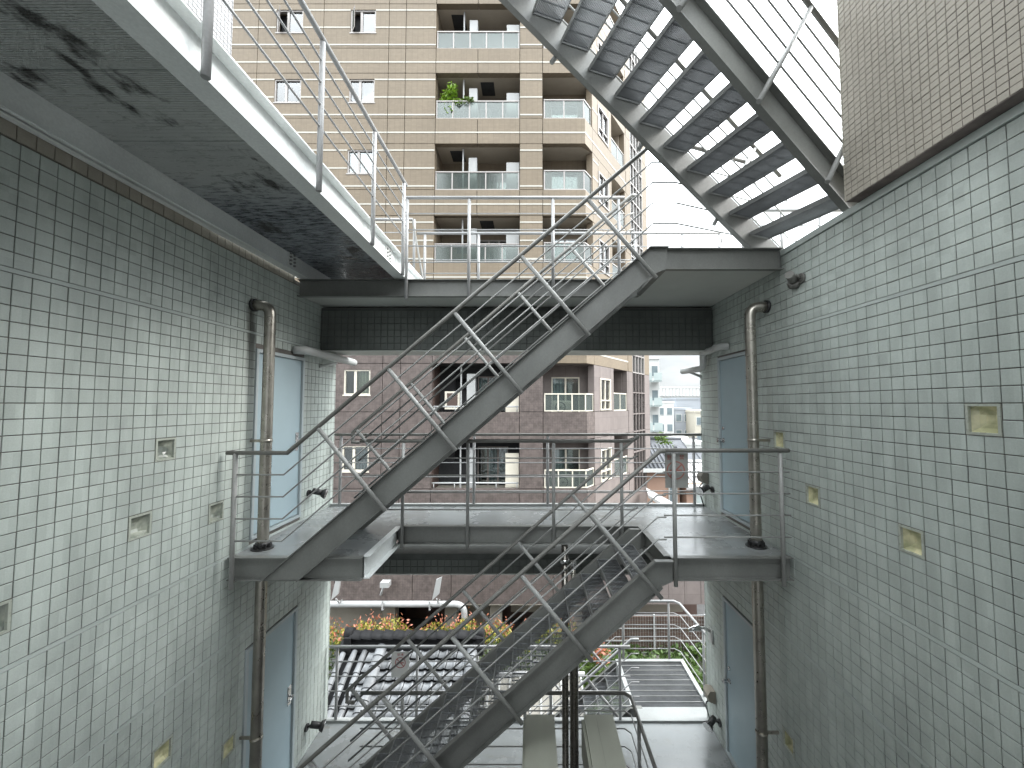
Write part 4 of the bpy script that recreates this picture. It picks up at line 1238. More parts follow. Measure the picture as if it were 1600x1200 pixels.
    # recessed balcony in the side face
    g = MB(); SB(g, 2.95, 4.75, -1.0, -.95, zlo - .2, T); SB(g, 2.93, 2.99, -.95, -.3, zlo - .2, T); SB(g, 4.71, 4.77, -.95, -.3, zlo - .2, T)
    obj('balcony_back_wall', g, 'soffit_beige' if beige else 'facade_mauve', tower)
    g = MB(); SB(g, 2.95, 4.75, -1.0, -.02, T + .004, T + .05); obj('balcony_soffit', g, so_, tower)
    g = MB(); SB(g, 3.7, 3.76, -.6, -.54, zlo, T); obj('balcony_post', g, 'soffit_beige', tower)
    f = MB(); SB(f, 2.97, 4.73, -.08, -.03, T - 1.22, T - 1.17); SB(f, 2.97, 3.01, -.08, -.04, zlo, T - 1.22); SB(f, 3.84, 3.88, -.08, -.04, zlo, T - 1.22); SB(f, 4.69, 4.73, -.08, -.04, zlo, T - 1.22); SB(f, 2.97, 4.73, -.08, -.04, zlo, zlo + .05)
    o = obj('balustrade', f, 'frame_alu' if beige else 'frame_cream', tower)
    g = MB(); SB(g, 3.01, 4.69, -.065, -.055, zlo + .05, T - 1.22); obj('glass_panel', g, 'frosted_glass', o)
    if beige:
        g = MB(); SB(g, .74, 4.92, -.001, .012, T - 2.735, T - 2.665); obj('band', g, 'band_white', tower)
        g = MB(); SB(g, .74, 1.33, -.001, .012, T - .335, T - .265); obj('band', g, 'band_white', tower)
        g = MB(); SB(g, .74, 1.33, -.001, .012, T - 1.135, T - 1.065); obj('band', g, 'band_white', tower)
    # tall stair glazing further along
    side_panel(4.95, 5.6, T - FLH, T); side_panel(7.6, 8.5, T - FLH, T)
    f = MB()
    for i in range(5):
        t_ = 5.62 + (7.58 - 5.62) * i / 4
        SB(f, t_ - .02, t_ + .02, -.12, .012, T - FLH, T)
    for z_ in (T - FLH, T - FLH + .95, T - FLH + 2.1):
        SB(f, 5.64, 7.56, -.11, .008, z_ - .03, z_ + .03)
    o = obj('stair_window', f, 'frame_alu' if beige else 'facade_mauve', tower)
    g = MB(); SB(g, 5.65, 7.55, -.07, -.06, T - FLH, T); obj('pane', g, 'window_glass', o)
    g = MB(); SB(g, 5.62, 7.58, -.2, -.15, T - FLH, T - FLH + .93); obj('inner_spandrel', g, 'band_white' if k % 2 else 'far_cream', o)
    g = MB(); SB(g, 5.62, 7.58, -.42, -.40, T - FLH + .97, T); obj('blind', g, 'curtain_grey', o)
# further end of the tower beyond the slanting face
U = Vector((0.555, 0.832, 0)); NN = Vector((0.832, -0.555, 0)); CN = Vector((2.35, YT, 0))
e0 = CN + U * 8.5
f = MB().prismz([(e0.x, e0.y), (e0.x - 6, e0.y + 5), (-19, e0.y + 5), (-19, YT + 3.4), (e0.x - 6, YT + 3.4)], GZ, T0)
obj('tower_core', f, 'interior_dark', tower)
# base: brown skirt over a recessed beige ground floor
m = MB()
for i, (a_, b_) in enumerate([(-19, -14.5), (-14.5, -11.3), (-11.3, -8.1), (-8.1, -4.9), (-4.9, -3.3), (-3.3, 0.9), (0.9, 2.35)]):
    obj('wall_panel', MB().box((a_ + .012, YT, -8.2), (b_ - .012, YT + .28, -4.66)), 'facade_brown', tower)
m = MB()
p = [CN + NN * 0.0, CN + U * 8.5, CN + U * 8.5 - NN * .3, CN - NN * .3]
obj('wall_panel', MB().prismz([(v.x, v.y) for v in p], -8.2, -4.66), 'facade_mauve', tower)
obj('base_soffit', MB().prismz([(-19, YT), (2.35, YT), (e0.x, e0.y), (-19, e0.y)], -8.23, -8.203), 'concrete', tower)
for i in range(8):
    obj('wall_panel', MB().box((2.362 + i * .66, YT, -8.2), (2.362 + i * .66 + .648, YT + .25, -6.4)), 'facade_mauve', tower)
obj('podium_roof', MB().box((2.36, YT + .01, -6.46), (7.64, YT + 8, -6.41)), 'concrete', tower)
m = MB().box((-19, YT + 1.0, GZ), (-6.2, YT + 1.3, -8.24)).box((-3.1, YT + 1.6, GZ), (-1.9, YT + 1.9, -8.24)).box((-.9, YT + 1.4, -9.2), (1.6, YT + 1.7, -8.24))
obj('ground_floor_wall', m, 'concrete', tower)
for x in (-6.0, -3.4, -1.5, 1.9):
    obj('column', MB().box((x - .25, YT + .5, GZ), (x + .25, YT + 1.0, -8.24)), 'concrete', tower)
obj('ceiling_beam', MB().box((2.2, YT + 1.0, -9.0), (6.6, YT + 2.2, -8.24)), 'concrete', tower)
obj('carport_back', MB().box((-6.1, YT + 3.0, GZ), (8, YT + 3.2, -8.24)), 'louvre_brown', tower)
# drain along the skirt with white plates
m = MB().tube([(-14, YT - .14, -8.12), (-3.3, YT - .14, -8.12)] + bend((-3.4, YT - .14, -8.12), (-2.72, YT - .14, -8.12), (-2.72, YT - .14, -9.4), .4) + [(-2.72, YT - .14, -9.0)], 0.125, 14)
t = thing('gutter_pipe', 'fat white pipe running along the foot of the brown tower, turning down at its end', 'pipe', (-8, YT, -8.2))
obj('pipe', m, 'white_paint', t)
for x in (-9.6, -6.0, -4.1): obj('bracket', MB().box((x - .03, YT - .33, -8.3), (x + .03, YT - .002, -8.28)).box((x - .03, YT - .33, -8.3), (x + .03, YT - .30, -7.93)), 'white_paint', t)
for (x, lab) in ((-7.75, 'left white edge-on sign board on a stem above the white gutter pipe'), (-3.75, 'right white edge-on sign board on a stem above the white gutter pipe')):
    t = thing('projecting_sign', lab, 'sign', (x, YT, -7.5))
    obj('board', MB().prism([(x - .18, -7.75), (x + .1, -7.5), (x + .2, -6.85), (x - .02, -6.95)], YT - .62, YT - .54), 'white_paint', t)
    obj('stem', MB().tube([(x, YT - .58, -7.7), (x, YT - .3, -8.0), (x, YT - .02, -8.0)], .025, 8), 'white_paint', t)
t = thing('wall_camera', 'small white camera on a bent bracket between the two projecting sign boards', 'camera', (-5.9, YT, -7.6))
obj('arm', MB().tube([(-6.15, YT - .02, -7.75), (-6.1, YT - .25, -7.7), (-5.95, YT - .3, -7.3)], .04, 8), 'white_paint', t)
obj('body', MB().box((-6.05, YT - .5, -7.32), (-5.7, YT - .2, -7.12)), 'white_paint', t)

# things on the balconies
def ac_unit(x, z, y, label):
    t = thing('air_conditioner', label, 'air conditioner', (x, y, z), 0, 'outdoor units on the brown balconies')
    m = MB().box((x - .4, y, z + .05), (x + .4, y + .3, z + .62))
    m.box((x - .3, y + .02, z), (x - .2, y + .28, z + .05)).box((x + .2, y + .02, z), (x + .3, y + .28, z + .05))
    obj('casing', m, 'frame_cream', t)
    m = MB(); ring(m, (x - .1, y - .004, z + .33), .19, .23, (1, 0, 0), (0, 0, 1), 24)
    for i in range(6):
        a_ = i * math.pi / 6; stroke(m, (x - .1, y - .003, z + .33), (-.2 * math.cos(a_), -.2 * math.sin(a_)), (.2 * math.cos(a_), .2 * math.sin(a_)), .012, (1, 0, 0), (0, 0, 1))
    obj('fan_grille', m, 'dark_metal', t)
ac_unit(1.35, 1.74 - 2.05 - .14, YT + .4, 'cream air conditioner behind glass on the upper brown corner balcony')
ac_unit(1.45, 1.74 - FLH - 2.05 - .14, YT + .4, 'cream air conditioner behind glass on the lower brown corner balcony')

def leaf_cloud(n, centre, rad, size, rnd, flat=1.0, surf=0.5):
    m = MB(); vs = []; fs = []
    for i in range(n):
        d = Vector((rnd.gauss(0, 1), rnd.gauss(0, 1), rnd.gauss(0, 1))).normalized() * (rnd.random() ** surf)
        p = Vector(centre) + Vector((d.x * rad[0], d.y * rad[1], d.z * rad[2]))
        a_ = Vector((rnd.gauss(0, 1), rnd.gauss(0, 1), rnd.gauss(0, .6))).normalized(); b_ = a_.cross(Vector((rnd.gauss(0, 1), rnd.gauss(0, 1), rnd.gauss(0, 1)))).normalized()
        s_ = size * rnd.uniform(.6, 1.3)
        o = len(vs); vs += [p - a_ * s_, p + b_ * s_ * .45, p + a_ * s_, p - b_ * s_ * .45]; fs.append((o, o + 1, o + 2, o + 3))
    m.add(vs, fs); return m
rnd = random.Random(11)
zf_ = T0 - FLH * 2 - 2.05
t = thing('potted_tree', 'bright green potted tree leaning over a balcony rail of the beige tower', 'plant', (-3.5, YT + .5, zf_ - .14))
obj('trunk', MB().tube([(-3.5, YT + .5, zf_ + .2), (-3.55, YT + .48, zf_ + .8), (-3.4, YT + .4, zf_ + 1.5)], .035, 8, True, .015).tube([(-3.53, YT + .48, zf_ + .7), (-3.0, YT + .4, zf_ + 1.1)], .018, 6), 'wood', t)
m = MB()
for c_, r_, n_ in (((-3.75, YT + .3, zf_ + 1.1), (.3, .35, .32), 130), ((-3.5, YT + .25, zf_ + 1.45), (.28, .3, .35), 150), ((-3.85, YT + .3, zf_ + .75), (.2, .3, .3), 70), ((-3.3, YT + .3, zf_ + .9), (.3, .3, .25), 80), ((-3.55, YT + .3, zf_ + .5), (.4, .3, .35), 120)):
    q = leaf_cloud(n_, c_, r_, .09, rnd); m.add(q.v, q.f)
obj('crown', m, 'leaf_fresh', t, 'stuff')
obj('pot', MB().tube([(-3.5, YT + .5, zf_ - .14), (-3.5, YT + .5, zf_ + .25)], .16, 14, True, .22), 'louvre_brown', t)
t = thing('potted_shrub', 'sparse grey green shrub spilling over the balcony rail beside the potted tree', 'plant', (-2.9, YT + .4, zf_))
m = MB()
for c_, r_, n_ in (((-2.95, YT + .2, zf_ + .95), (.25, .25, .2), 60), ((-3.15, YT + .1, zf_ + .75), (.3, .2, .15), 70), ((-2.7, YT - .02, zf_ + .82), (.2, .1, .12), 40)):
    q = leaf_cloud(n_, c_, r_, .07, rnd); m.add(q.v, q.f)
obj('foliage', m, 'leaf_green', t, 'stuff')
obj('stem', MB().tube([(-2.95, YT + .4, zf_), (-3.0, YT + .2, zf_ + .9)], .015, 6).tube([(-2.97, YT + .3, zf_ + .5), (-2.7, YT + .0, zf_ + .85)], .01, 6), 'wood', t)
zf_ = 1.74 - 2.05
t = thing('framed_panel', 'small cream framed panel standing in the dark brown balcony', 'panel', (-3.4, YT + .5, zf_ + .1))
obj('frame', MB().box((-3.75, YT + .5, zf_ + .1), (-3.1, YT + .54, zf_ + .2)).box((-3.75, YT + .5, zf_ + .8), (-3.1, YT + .54, zf_ + .88)).box((-3.75, YT + .5, zf_ + .2), (-3.66, YT + .54, zf_ + .8)).box((-3.19, YT + .5, zf_ + .2), (-3.1, YT + .54, zf_ + .8)), 'frame_cream', t)
obj('board', MB().box((-3.66, YT + .51, zf_ + .2), (-3.19, YT + .53, zf_ + .8)), 'louvre_brown', t)

# ------------------------------------------------------------------ hedge
rnd = random.Random(5)
def hedge(x0, x1, y, ztop, label, thick=1.0):
    t = thing('hedge', label, 'hedge', ((x0 + x1) / 2, y, GZ))
    layers = {'leaf_green': 8600, 'leaf_dark': 4200, 'leaf_yellow': 3600, 'leaf_red': 1250}
    k = (x1 - x0) / 11.0
    for mat, n_ in layers.items():
        vs = []; fs = []
        for i in range(int(n_ * k)):
            x = rnd.uniform(x0, x1)
            top = ztop + .14 * math.sin(x * 2.1) + .10 * math.sin(x * 5.3 + 1)
            if mat == 'leaf_red': z = top + rnd.gauss(0.0, .10) - abs(rnd.gauss(0, .12)); dep = rnd.uniform(-.5, .5)
            elif mat == 'leaf_yellow': z = top - .02 - abs(rnd.gauss(0, .30)); dep = rnd.uniform(-.55, .3)
            elif mat == 'leaf_dark': z = rnd.uniform(GZ + .1, top - .25); dep = rnd.uniform(-.4, .3)
            else: z = top - .1 - (rnd.random() ** 1.3) * (top - GZ - .2); dep = rnd.uniform(-.58, .2)
            dep += .12 * math.sin(x * 3.3 + z * 2.5)
            p = Vector((x, y + dep * thick, z))
            a_ = Vector((rnd.gauss(0, .7), rnd.gauss(0, .7), rnd.gauss(.7, .5))).normalized(); b_ = a_.cross(Vector((rnd.gauss(0, 1), rnd.gauss(0, 1), rnd.gauss(0, 1)))).normalized()
            s_ = rnd.uniform(.045, .08)
            o = len(vs); vs += [p - a_ * s_, p + b_ * s_ * .42, p + a_ * s_, p - b_ * s_ * .42]; fs.append((o, o + 1, o + 2, o + 3))
        m = MB(); m.add(vs, fs)
        obj({'leaf_red': 'red_shoots', 'leaf_yellow': 'yellow_leaves', 'leaf_dark': 'inner_leaves', 'leaf_green': 'foliage'}[mat], m, mat, t, 'stuff')
    m = MB()
    x = x0 + .2
    while x < x1: m.tube([(x, y, GZ), (x + .05, y, ztop - .6)], .03, 6); x += .7
    obj('stems', m, 'wood', t, 'stuff')
hedge(-9.5, 1.6, 14.3, -7.6, 'long photinia hedge with red new shoots below the brown tower')
t = thing('garden_shrub', 'single green shrub with a few red tips at the right end of the hedge', 'shrub', (2.2, 13.2, GZ))
m = MB()
for c_, r_, n_ in (((2.0, 13.2, -8.1), (.55, .5, .6), 420), ((1.7, 13.0, -8.9), (.6, .5, .6), 420), ((2.4, 13.3, -8.8), (.45, .5, .55), 300), ((2.0, 13.2, -9.6), (.8, .6, .6), 400)):
    q = leaf_cloud(n_, c_, r_, .09, rnd); m.add(q.v, q.f)
obj('foliage', m, 'leaf_green', t, 'stuff')
m = leaf_cloud(110, (2.15, 13.0, -7.75), (.35, .4, .3), .09, rnd); obj('red_shoots', m, 'leaf_red', t, 'stuff')
obj('stem', MB().tube([(2.0, 13.2, GZ), (2.0, 13.2, -8.2)], .05, 8, True, .02), 'wood', t)
# ground cover on the bank at right
vs = []; fs = []
for i in range(5200):
    x = rnd.uniform(1.6, 8.5); y = rnd.uniform(12.3, 15.8)
    p = Vector((x, y, GZ + 1.0 + rnd.random() * .35 + .2 * math.sin(x * 1.7) * math.sin(y * 2)))
    a_ = Vector((rnd.gauss(0, 1), rnd.gauss(0, 1), rnd.gauss(.5, .4))).normalized(); b_ = a_.cross(Vector((rnd.gauss(0, 1), rnd.gauss(0, 1), rnd.gauss(0, 1)))).normalized()
    s_ = rnd.uniform(.08, .15); o = len(vs); vs += [p - a_ * s_, p + b_ * s_ * .5, p + a_ * s_, p - b_ * s_ * .5]; fs.append((o, o + 1, o + 2, o + 3))
m = MB(); m.add(vs, fs)
o = obj('ground_cover', m, 'leaf_cover', None, 'stuff'); o['label'] = 'bright green ground cover growing on the bank beyond the steel platform'; o['category'] = 'plants'
o = obj('planting_bed', MB().box((1.2, 11.8, GZ + .001), (9.0, 15.98, GZ + .98)), 'concrete_dark', None, 'structure')
# low beige wall and louvred fence at right
t = thing('garden_wall', 'low beige garden wall behind the green ground cover at right', 'wall', (5, 16.0, GZ))
obj('wall', MB().box((1.2, 16.0, GZ), (12, 16.2, GZ + 1.25)), 'concrete', t)
t = thing('louvre_fence', 'dark brown louvred fence with white uprights behind the steel platform', 'fence', (4.6, 15.4, -9.2))
y = 15.6
for i in range(9):
    z = -9.25 + i * .145
    obj('slat', MB().prism([(2.6, z), (9.5, z), (9.5, z + .11), (2.6, z + .11)], y, y + .05), 'louvre_brown', t)
m = MB()
x = 2.6
while x < 9.5: m.box((x - .004, y - .03, -9.3), (x + .004, y - .022, -7.9)); x += .10
obj('mesh_wires', m, 'rail_steel', t, 'stuff')
m = MB()
for z in (-9.28, -8.85, -8.4, -7.92): m.box((2.6, y - .05, z), (9.5, y - .032, z + .03))
obj('mesh_rails', m, 'rail_pale', t)
for x in (2.7, 4.6, 6.5): obj('post', MB().box((x - .03, y - .12, GZ), (x + .03, y - .06, -7.85)), 'rail_pale', t)
t = thing('mesh_fence', 'thin grey wire mesh fence in front of the hedge, right of the tiled roof', 'fence', (0.2, 13.3, GZ))
m = MB(); y = 13.25
x = -1.8
while x < 1.6: m.box((x - .006, y, GZ), (x + .006, y + .012, -7.75)); x += .11
z = GZ + .1
while z < -7.75: m.box((-1.8, y - .008, z), (1.6, y, z + .01)); z += .16
obj('mesh_wires', m, 'rail_steel', t, 'stuff')
obj('top_rail', MB().tube([(-1.8, y, -7.74), (1.6, y, -7.74)], .025, 8), 'rail_pale', t)
for x in (-1.7, 0.0, 1.5): obj('post', MB().tube([(x, y + .05, GZ), (x, y + .05, -7.7)], .03, 8), 'rail_pale', t)

# ------------------------------------------------------------------ tiled roof house
house = thing('tiled_roof_house', 'small house with a grey Japanese tiled roof and a black ridge, seen from above', 'house', (-3.4, 11.5, GZ))
RY, RZZ = 11.35, -6.72        # top of the slope
SL = 0.50                     # slope: fall per metre towards the camera
HX0, HX1 = -5.15, -1.62
EY = 8.3
def rz(y): return RZZ - (RY - y) * SL
obj('wall', MB().box((HX0 + .5, EY + .8, GZ), (HX1 - .4, 14.0 - .2, rz(EY + .8) - .15)), 'concrete', house)
m = MB()
m.add([(HX0, EY, rz(EY) - .05), (HX1, EY, rz(EY) - .05), (HX1, RY + .1, RZZ - .0), (HX0, RY + .1, RZZ - .0), (HX0, EY, rz(EY) - .14), (HX1, EY, rz(EY) - .14), (HX1, RY + .1, RZZ - .12), (HX0, RY + .1, RZZ - .12)],
      [(0, 1, 2, 3), (7, 6, 5, 4), (0, 4, 5, 1), (1, 5, 6, 2), (3, 2, 6, 7), (0, 3, 7, 4)])
m.add([(HX0, RY + .1, RZZ), (HX1, RY + .1, RZZ), (HX1, RY + 2.2, RZZ - 1.1), (HX0, RY + 2.2, RZZ - 1.1)], [(0, 1, 2, 3)])
obj('roof_board', m, 'kawara_dark', house)
# pan tiles: S curve across, overlapping courses
TW, TL = 0.245, 0.29
def kawara():
    n_ = 9; vs = []
    for j in (0, 1):
        for i in range(n_ + 1):
            u = i / n_
            h_ = -.018 * math.sin(min(1, u / .72) * math.pi) if u < .72 else .034 * math.sin((u - .72) / .28 * math.pi)
            vs.append(((u - .5) * (TW - .014), (-TL / 2 + .006) if j == 0 else TL / 2 - .012, h_ + (.085 if j == 0 else 0.0)))
    k = len(vs)
    for i in range(n_ + 1):
        v = vs[i]; vs.append((v[0], v[1] + .002, v[2] - .010))
    fs = [(i, i + 1, i + n_ + 2, i + n_ + 1) for i in range(n_)] + [(k + i, k + i + 1, i + 1, i) for i in range(n_)]
    mb = MB(); mb.add(vs, fs, True)
    return mesh('roof_tile', mb, 'kawara')
ktile = kawara()
ang = math.atan(SL)
y = RY - .12; row = 0
LL = TL * math.cos(ang) * .92
while y > EY:
    x = HX0 + .98 + .1
    while x < HX1 - .1:
        o = place(ktile, 'roof_tile', (x + random.uniform(-.006, .006), y, rz(y) + .045), house)
        o.rotation_euler = (ang, 0, random.uniform(-.015, .015))
        x += TW
    y -= LL * 1.03; row += 1
# verge rolls on the left: three columns of round tiles with pan tiles between
rl = MB(); n_ = 8; vs = []
for j, yy in enumerate((-TL / 2 - .02, TL / 2 + .02)):
    for i in range(n_ + 1):
        a_ = math.pi * i / n_; r_ = .082 if j == 0 else .072
        vs.append((-r_ * math.cos(a_), yy, r_ * math.sin(a_) + (.03 if j == 0 else 0)))
rl.add(vs, [(i + 1, i, i + n_ + 1, i + n_ + 2) for i in range(n_)], True)
rl.add([vs[i] for i in range(n_ + 1)], [tuple(range(n_ + 1))])
roll = mesh('round_tile', rl, 'kawara')
y = RY - .2
while y > EY:
    for xx in (HX0 + .08, HX0 + .37, HX0 + .64):
        o = place(roll, 'round_tile', (xx, y, rz(y) + .06), house); o.rotation_euler = (ang, 0, 0)
    o = place(ktile, 'roof_tile', (HX0 + .88, y, rz(y) + .06), house); o.rotation_euler = (ang, 0, 0)
    y -= LL * 1.02
# descending ridge
y = RY - .1
wide = MB(); vs = []
for j, yy in enumerate((-TL / 2 - .02, TL / 2 + .02)):
    for i in range(n_ + 1):
        a_ = math.pi * i / n_; r_ = .15 if j == 0 else .14
        vs.append((-r_ * math.cos(a_), yy, .8 * r_ * math.sin(a_) + (.03 if j == 0 else 0)))
wide.add(vs, [(i + 1, i, i + n_ + 1, i + n_ + 2) for i in range(n_)], True); wide.add([vs[i] for i in range(n_ + 1)], [tuple(range(n_ + 1))])
wt = mesh('ridge_tile', wide, 'kawara')
while y > EY:
    o = place(wt, 'ridge_tile', (HX0 + 1.08, y, rz(y) + .10), house); o.rotation_euler = (ang, 0, 0)
    o = place(wt, 'ridge_tile', (HX1 + .02, y, rz(y) + .08), house); o.rotation_euler = (ang, 0, 0)
    y -= LL
# main ridge
m = MB()
for i in range(7):
    z = RZZ - .02 + i * .055
    m.box((HX0 + .25 + .004 * (i % 2), RY + .10 - .16 + .012 * i, z), (HX1 + .15, RY + .10 + .16 - .012 * i, z + .045))
obj('ridge_course', m, 'kawara_dark', house)
x = HX0 + .22
vs = []
capm = MB()
for j, xx in enumerate((-.16, .16)):
    for i in range(n_ + 1):
        a_ = math.pi * i / n_; r_ = .15 if j == 0 else .14
        vs.append((xx, -r_ * 1.25 * math.cos(a_), r_ * .75 * math.sin(a_)))
capm.add(vs, [(i, i + 1, i + n_ + 2, i + n_ + 1) for i in range(n_)], True)
cap = mesh('ridge_cap', capm, 'kawara_dark')
while x < HX1 + .2:
    o = place(cap, 'ridge_cap', (x + .14, RY + .10, RZZ + .36), house); o.rotation_euler = (0, R(9), 0); x += .295
for (xx, s_) in ((HX0 + .14, 1.0), (HX1 + .2, .8)):
    m = MB().tube([(xx - .10, RY + .1, RZZ + .42), (xx + .12, RY + .1, RZZ + .42)], .15 * s_, 14).tube([(xx - .16, RY + .02, RZZ + .12), (xx + .12, RY + .02, RZZ + .12)], .17 * s_, 14)
    m.box((xx - .06, RY - .12, RZZ - .05), (xx + .12, RY + .3, RZZ + .40))
    obj('ridge_end', m, 'kawara_dark', house)
# lower second roof and shed to the right
shed = thing('shed_roof', 'low grey shed roof with a gutter to the right of the tiled roof', 'shed', (0.3, 11.0, GZ))
m = MB().add([(-1.3, 9.2, -8.9), (1.5, 9.2, -8.9), (1.5, 12.4, -8.1), (-1.3, 12.4, -8.1), (-1.3, 9.2, -9.0), (1.5, 9.2, -9.0), (1.5, 12.4, -8.2), (-1.3, 12.4, -8.2)], [(0, 1, 2, 3), (7, 6, 5, 4), (0, 4, 5, 1), (1, 5, 6, 2), (2, 6, 7, 3), (3, 7, 4, 0)])
obj('roof', m, 'concrete_dark', shed)
for i in range(10):
    x = -1.25 + i * .3
    obj('roof_rib', MB().add([(x, 9.2, -8.898), (x + .05, 9.2, -8.898), (x + .05, 12.4, -8.098), (x, 12.4, -8.098), (x, 9.2, -8.86), (x + .05, 9.2, -8.86), (x + .05, 12.4, -8.06), (x, 12.4, -8.06)], [(4, 5, 6, 7), (0, 1, 5, 4), (1, 2, 6, 5), (3, 0, 4, 7), (2, 3, 7, 6)]), 'rail_steel', shed)
obj('wall', MB().box((-1.1, 9.6, GZ), (1.3, 12.2, -8.95)), 'concrete', shed)
obj('gutter', MB().tube([(-1.4, 12.5, -8.05), (1.6, 12.5, -8.05)], .06, 10), 'rail_pale', shed)
low = thing('low_tiled_roof', 'lower grey tiled roof beyond the left wall end beside the main tiled roof', 'roof', (-6.5, 9.5, GZ))
m = MB().add([(-9.5, 8.0, -8.9), (-5.25, 8.0, -8.9), (-5.25, 10.6, -7.95), (-9.5, 10.6, -7.95), (-9.5, 8.0, -9.0), (-5.25, 8.0, -9.0), (-5.25, 10.6, -8.05), (-9.5, 10.6, -8.05)], [(0, 1, 2, 3), (7, 6, 5, 4), (0, 4, 5, 1), (1, 5, 6, 2), (2, 6, 7, 3), (3, 7, 4, 0)])
obj('roof_board', m, 'kawara_dark', low)
obj('wall', MB().box((-9.3, 8.5, GZ), (-5.5, 10.4, -8.85)), 'concrete', low)
y = 10.4; sl2 = .95 / 2.6
while y > 8.0:
    x = -6.8
    while x < -5.25:
        o = place(ktile, 'roof_tile', (x, y, -7.95 - (10.6 - y) * sl2 + .04), low); o.rotation_euler = (math.atan(sl2), 0, random.uniform(-.02, .02)); x += TW
    y -= LL

# ------------------------------------------------------------------ outside steel platform and stair beyond the lowest landing
pl = thing('steel_platform', 'grey grated steel platform with pale edges just beyond the lowest landing', 'platform', (2.2, 7.1, FL_L))
PX0, PX1, PY0, PY1 = 1.66, 2.80, YE + .25, 7.80
obj('base_plate', MB().box((PX0, YE + .03, FL_L - .06), (PX1 + .1, PY0, FL_L - .0)), 'steel_mid', pl)
m = MB().box((PX0 - .07, PY0, FL_L - .2), (PX0, PY1 + .07, FL_L + .03)); obj('beam', m, 'steel_mid', pl)
m = MB().box((PX1, PY0, FL_L - .2), (PX1 + .07, PY1 + .07, FL_L + .03)); obj('beam', m, 'steel_mid', pl)
m = MB().box((PX0, PY1, FL_L - .2), (PX1, PY1 + .07, FL_L + .03)); obj('beam', m, 'steel_mid', pl)
m = MB(); y = PY0 + .01
while y < PY1:
    m.box((PX0, y, FL_L - .03), (PX1, y + .004, FL_L)); y += .014
x = PX0 + .05
while x < PX1: m.box((x, PY0, FL_L - .03), (x + .004, PY1, FL_L - .012)); x += .1
obj('grating', m, 'grating', pl, 'stuff')
obj('under_tray', MB().box((PX0 + .01, PY0 + .01, FL_L - .1), (PX1 - .01, PY1 - .01, FL_L - .08)), 'concrete_dark', pl)
for i in range(8):
    yy = PY0 + .1 + i * .13
    obj('cross_bar', MB().box((PX0 + .002, yy, FL_L + .002), (PX1 - .002, yy + .008, FL_L + .008)), 'rail_steel', pl)
guard('pale guard rail around the far side of the outside steel platform', [(1.72, 7.9), (2.72, 7.9), (2.80, 7.8), (2.86, 6.62)], FL_L, [(1.75, 7.9), (2.62, 7.9), (2.86, 6.9)], 'rail_pale', 'rail_pale', 'rail_pale', h=1.08, postbot=.1)
stair('outside steel stair falling to the left from the grated platform', (1.58 - 17 * GX, PY0 + .02, FL_L - RISE), 0, NR, RZ, GX, 1.1, .235)
zt0 = FL_L - RISE + RZ - S_ * (1.58 - 17 * GX)
for (yy, lab) in ((PY0 - .05, 'near pale handrail of the outside stair, crossing behind the lowest far rail'), (PY0 + 1.2, 'far pale handrail of the outside stair below the platform')):
    hz2 = lambda x: zt0 + S_ * x + 1.06
    posts = []
    for xp in (-1.2, -.5, .2, .9):
        a_ = Vector((xp, yy, hz2(xp) - .02)); posts.append((tuple(a_), tuple(a_ + Vector((.66, 0, -.78)))))
    stair_rail(lab, [(-2.0, yy, hz2(-2.0)), (1.60, yy, hz2(1.60)), (1.72, yy, hz2(1.60))], posts, rails=[[(-2.0, yy, hz2(-2) - d), (1.6, yy, hz2(1.6) - d), (1.72, yy, hz2(1.6) - d)] for d in RAILDROP], hmat='rail_pale', rmat='rail_pale', pmat='rail_pale')
# rails on the roof to the right of the top stair
guard('pale guard rail on the flat roof behind the foot of the top stair', [(2.95, 5.6), (4.6, 5.6), (4.9, 5.3)], 1.645, [(3.0, 5.6), (3.55, 5.6), (4.1, 5.6), (4.6, 5.6)], 'rail_pale', 'rail_pale', 'rail_pale', postbot=0)

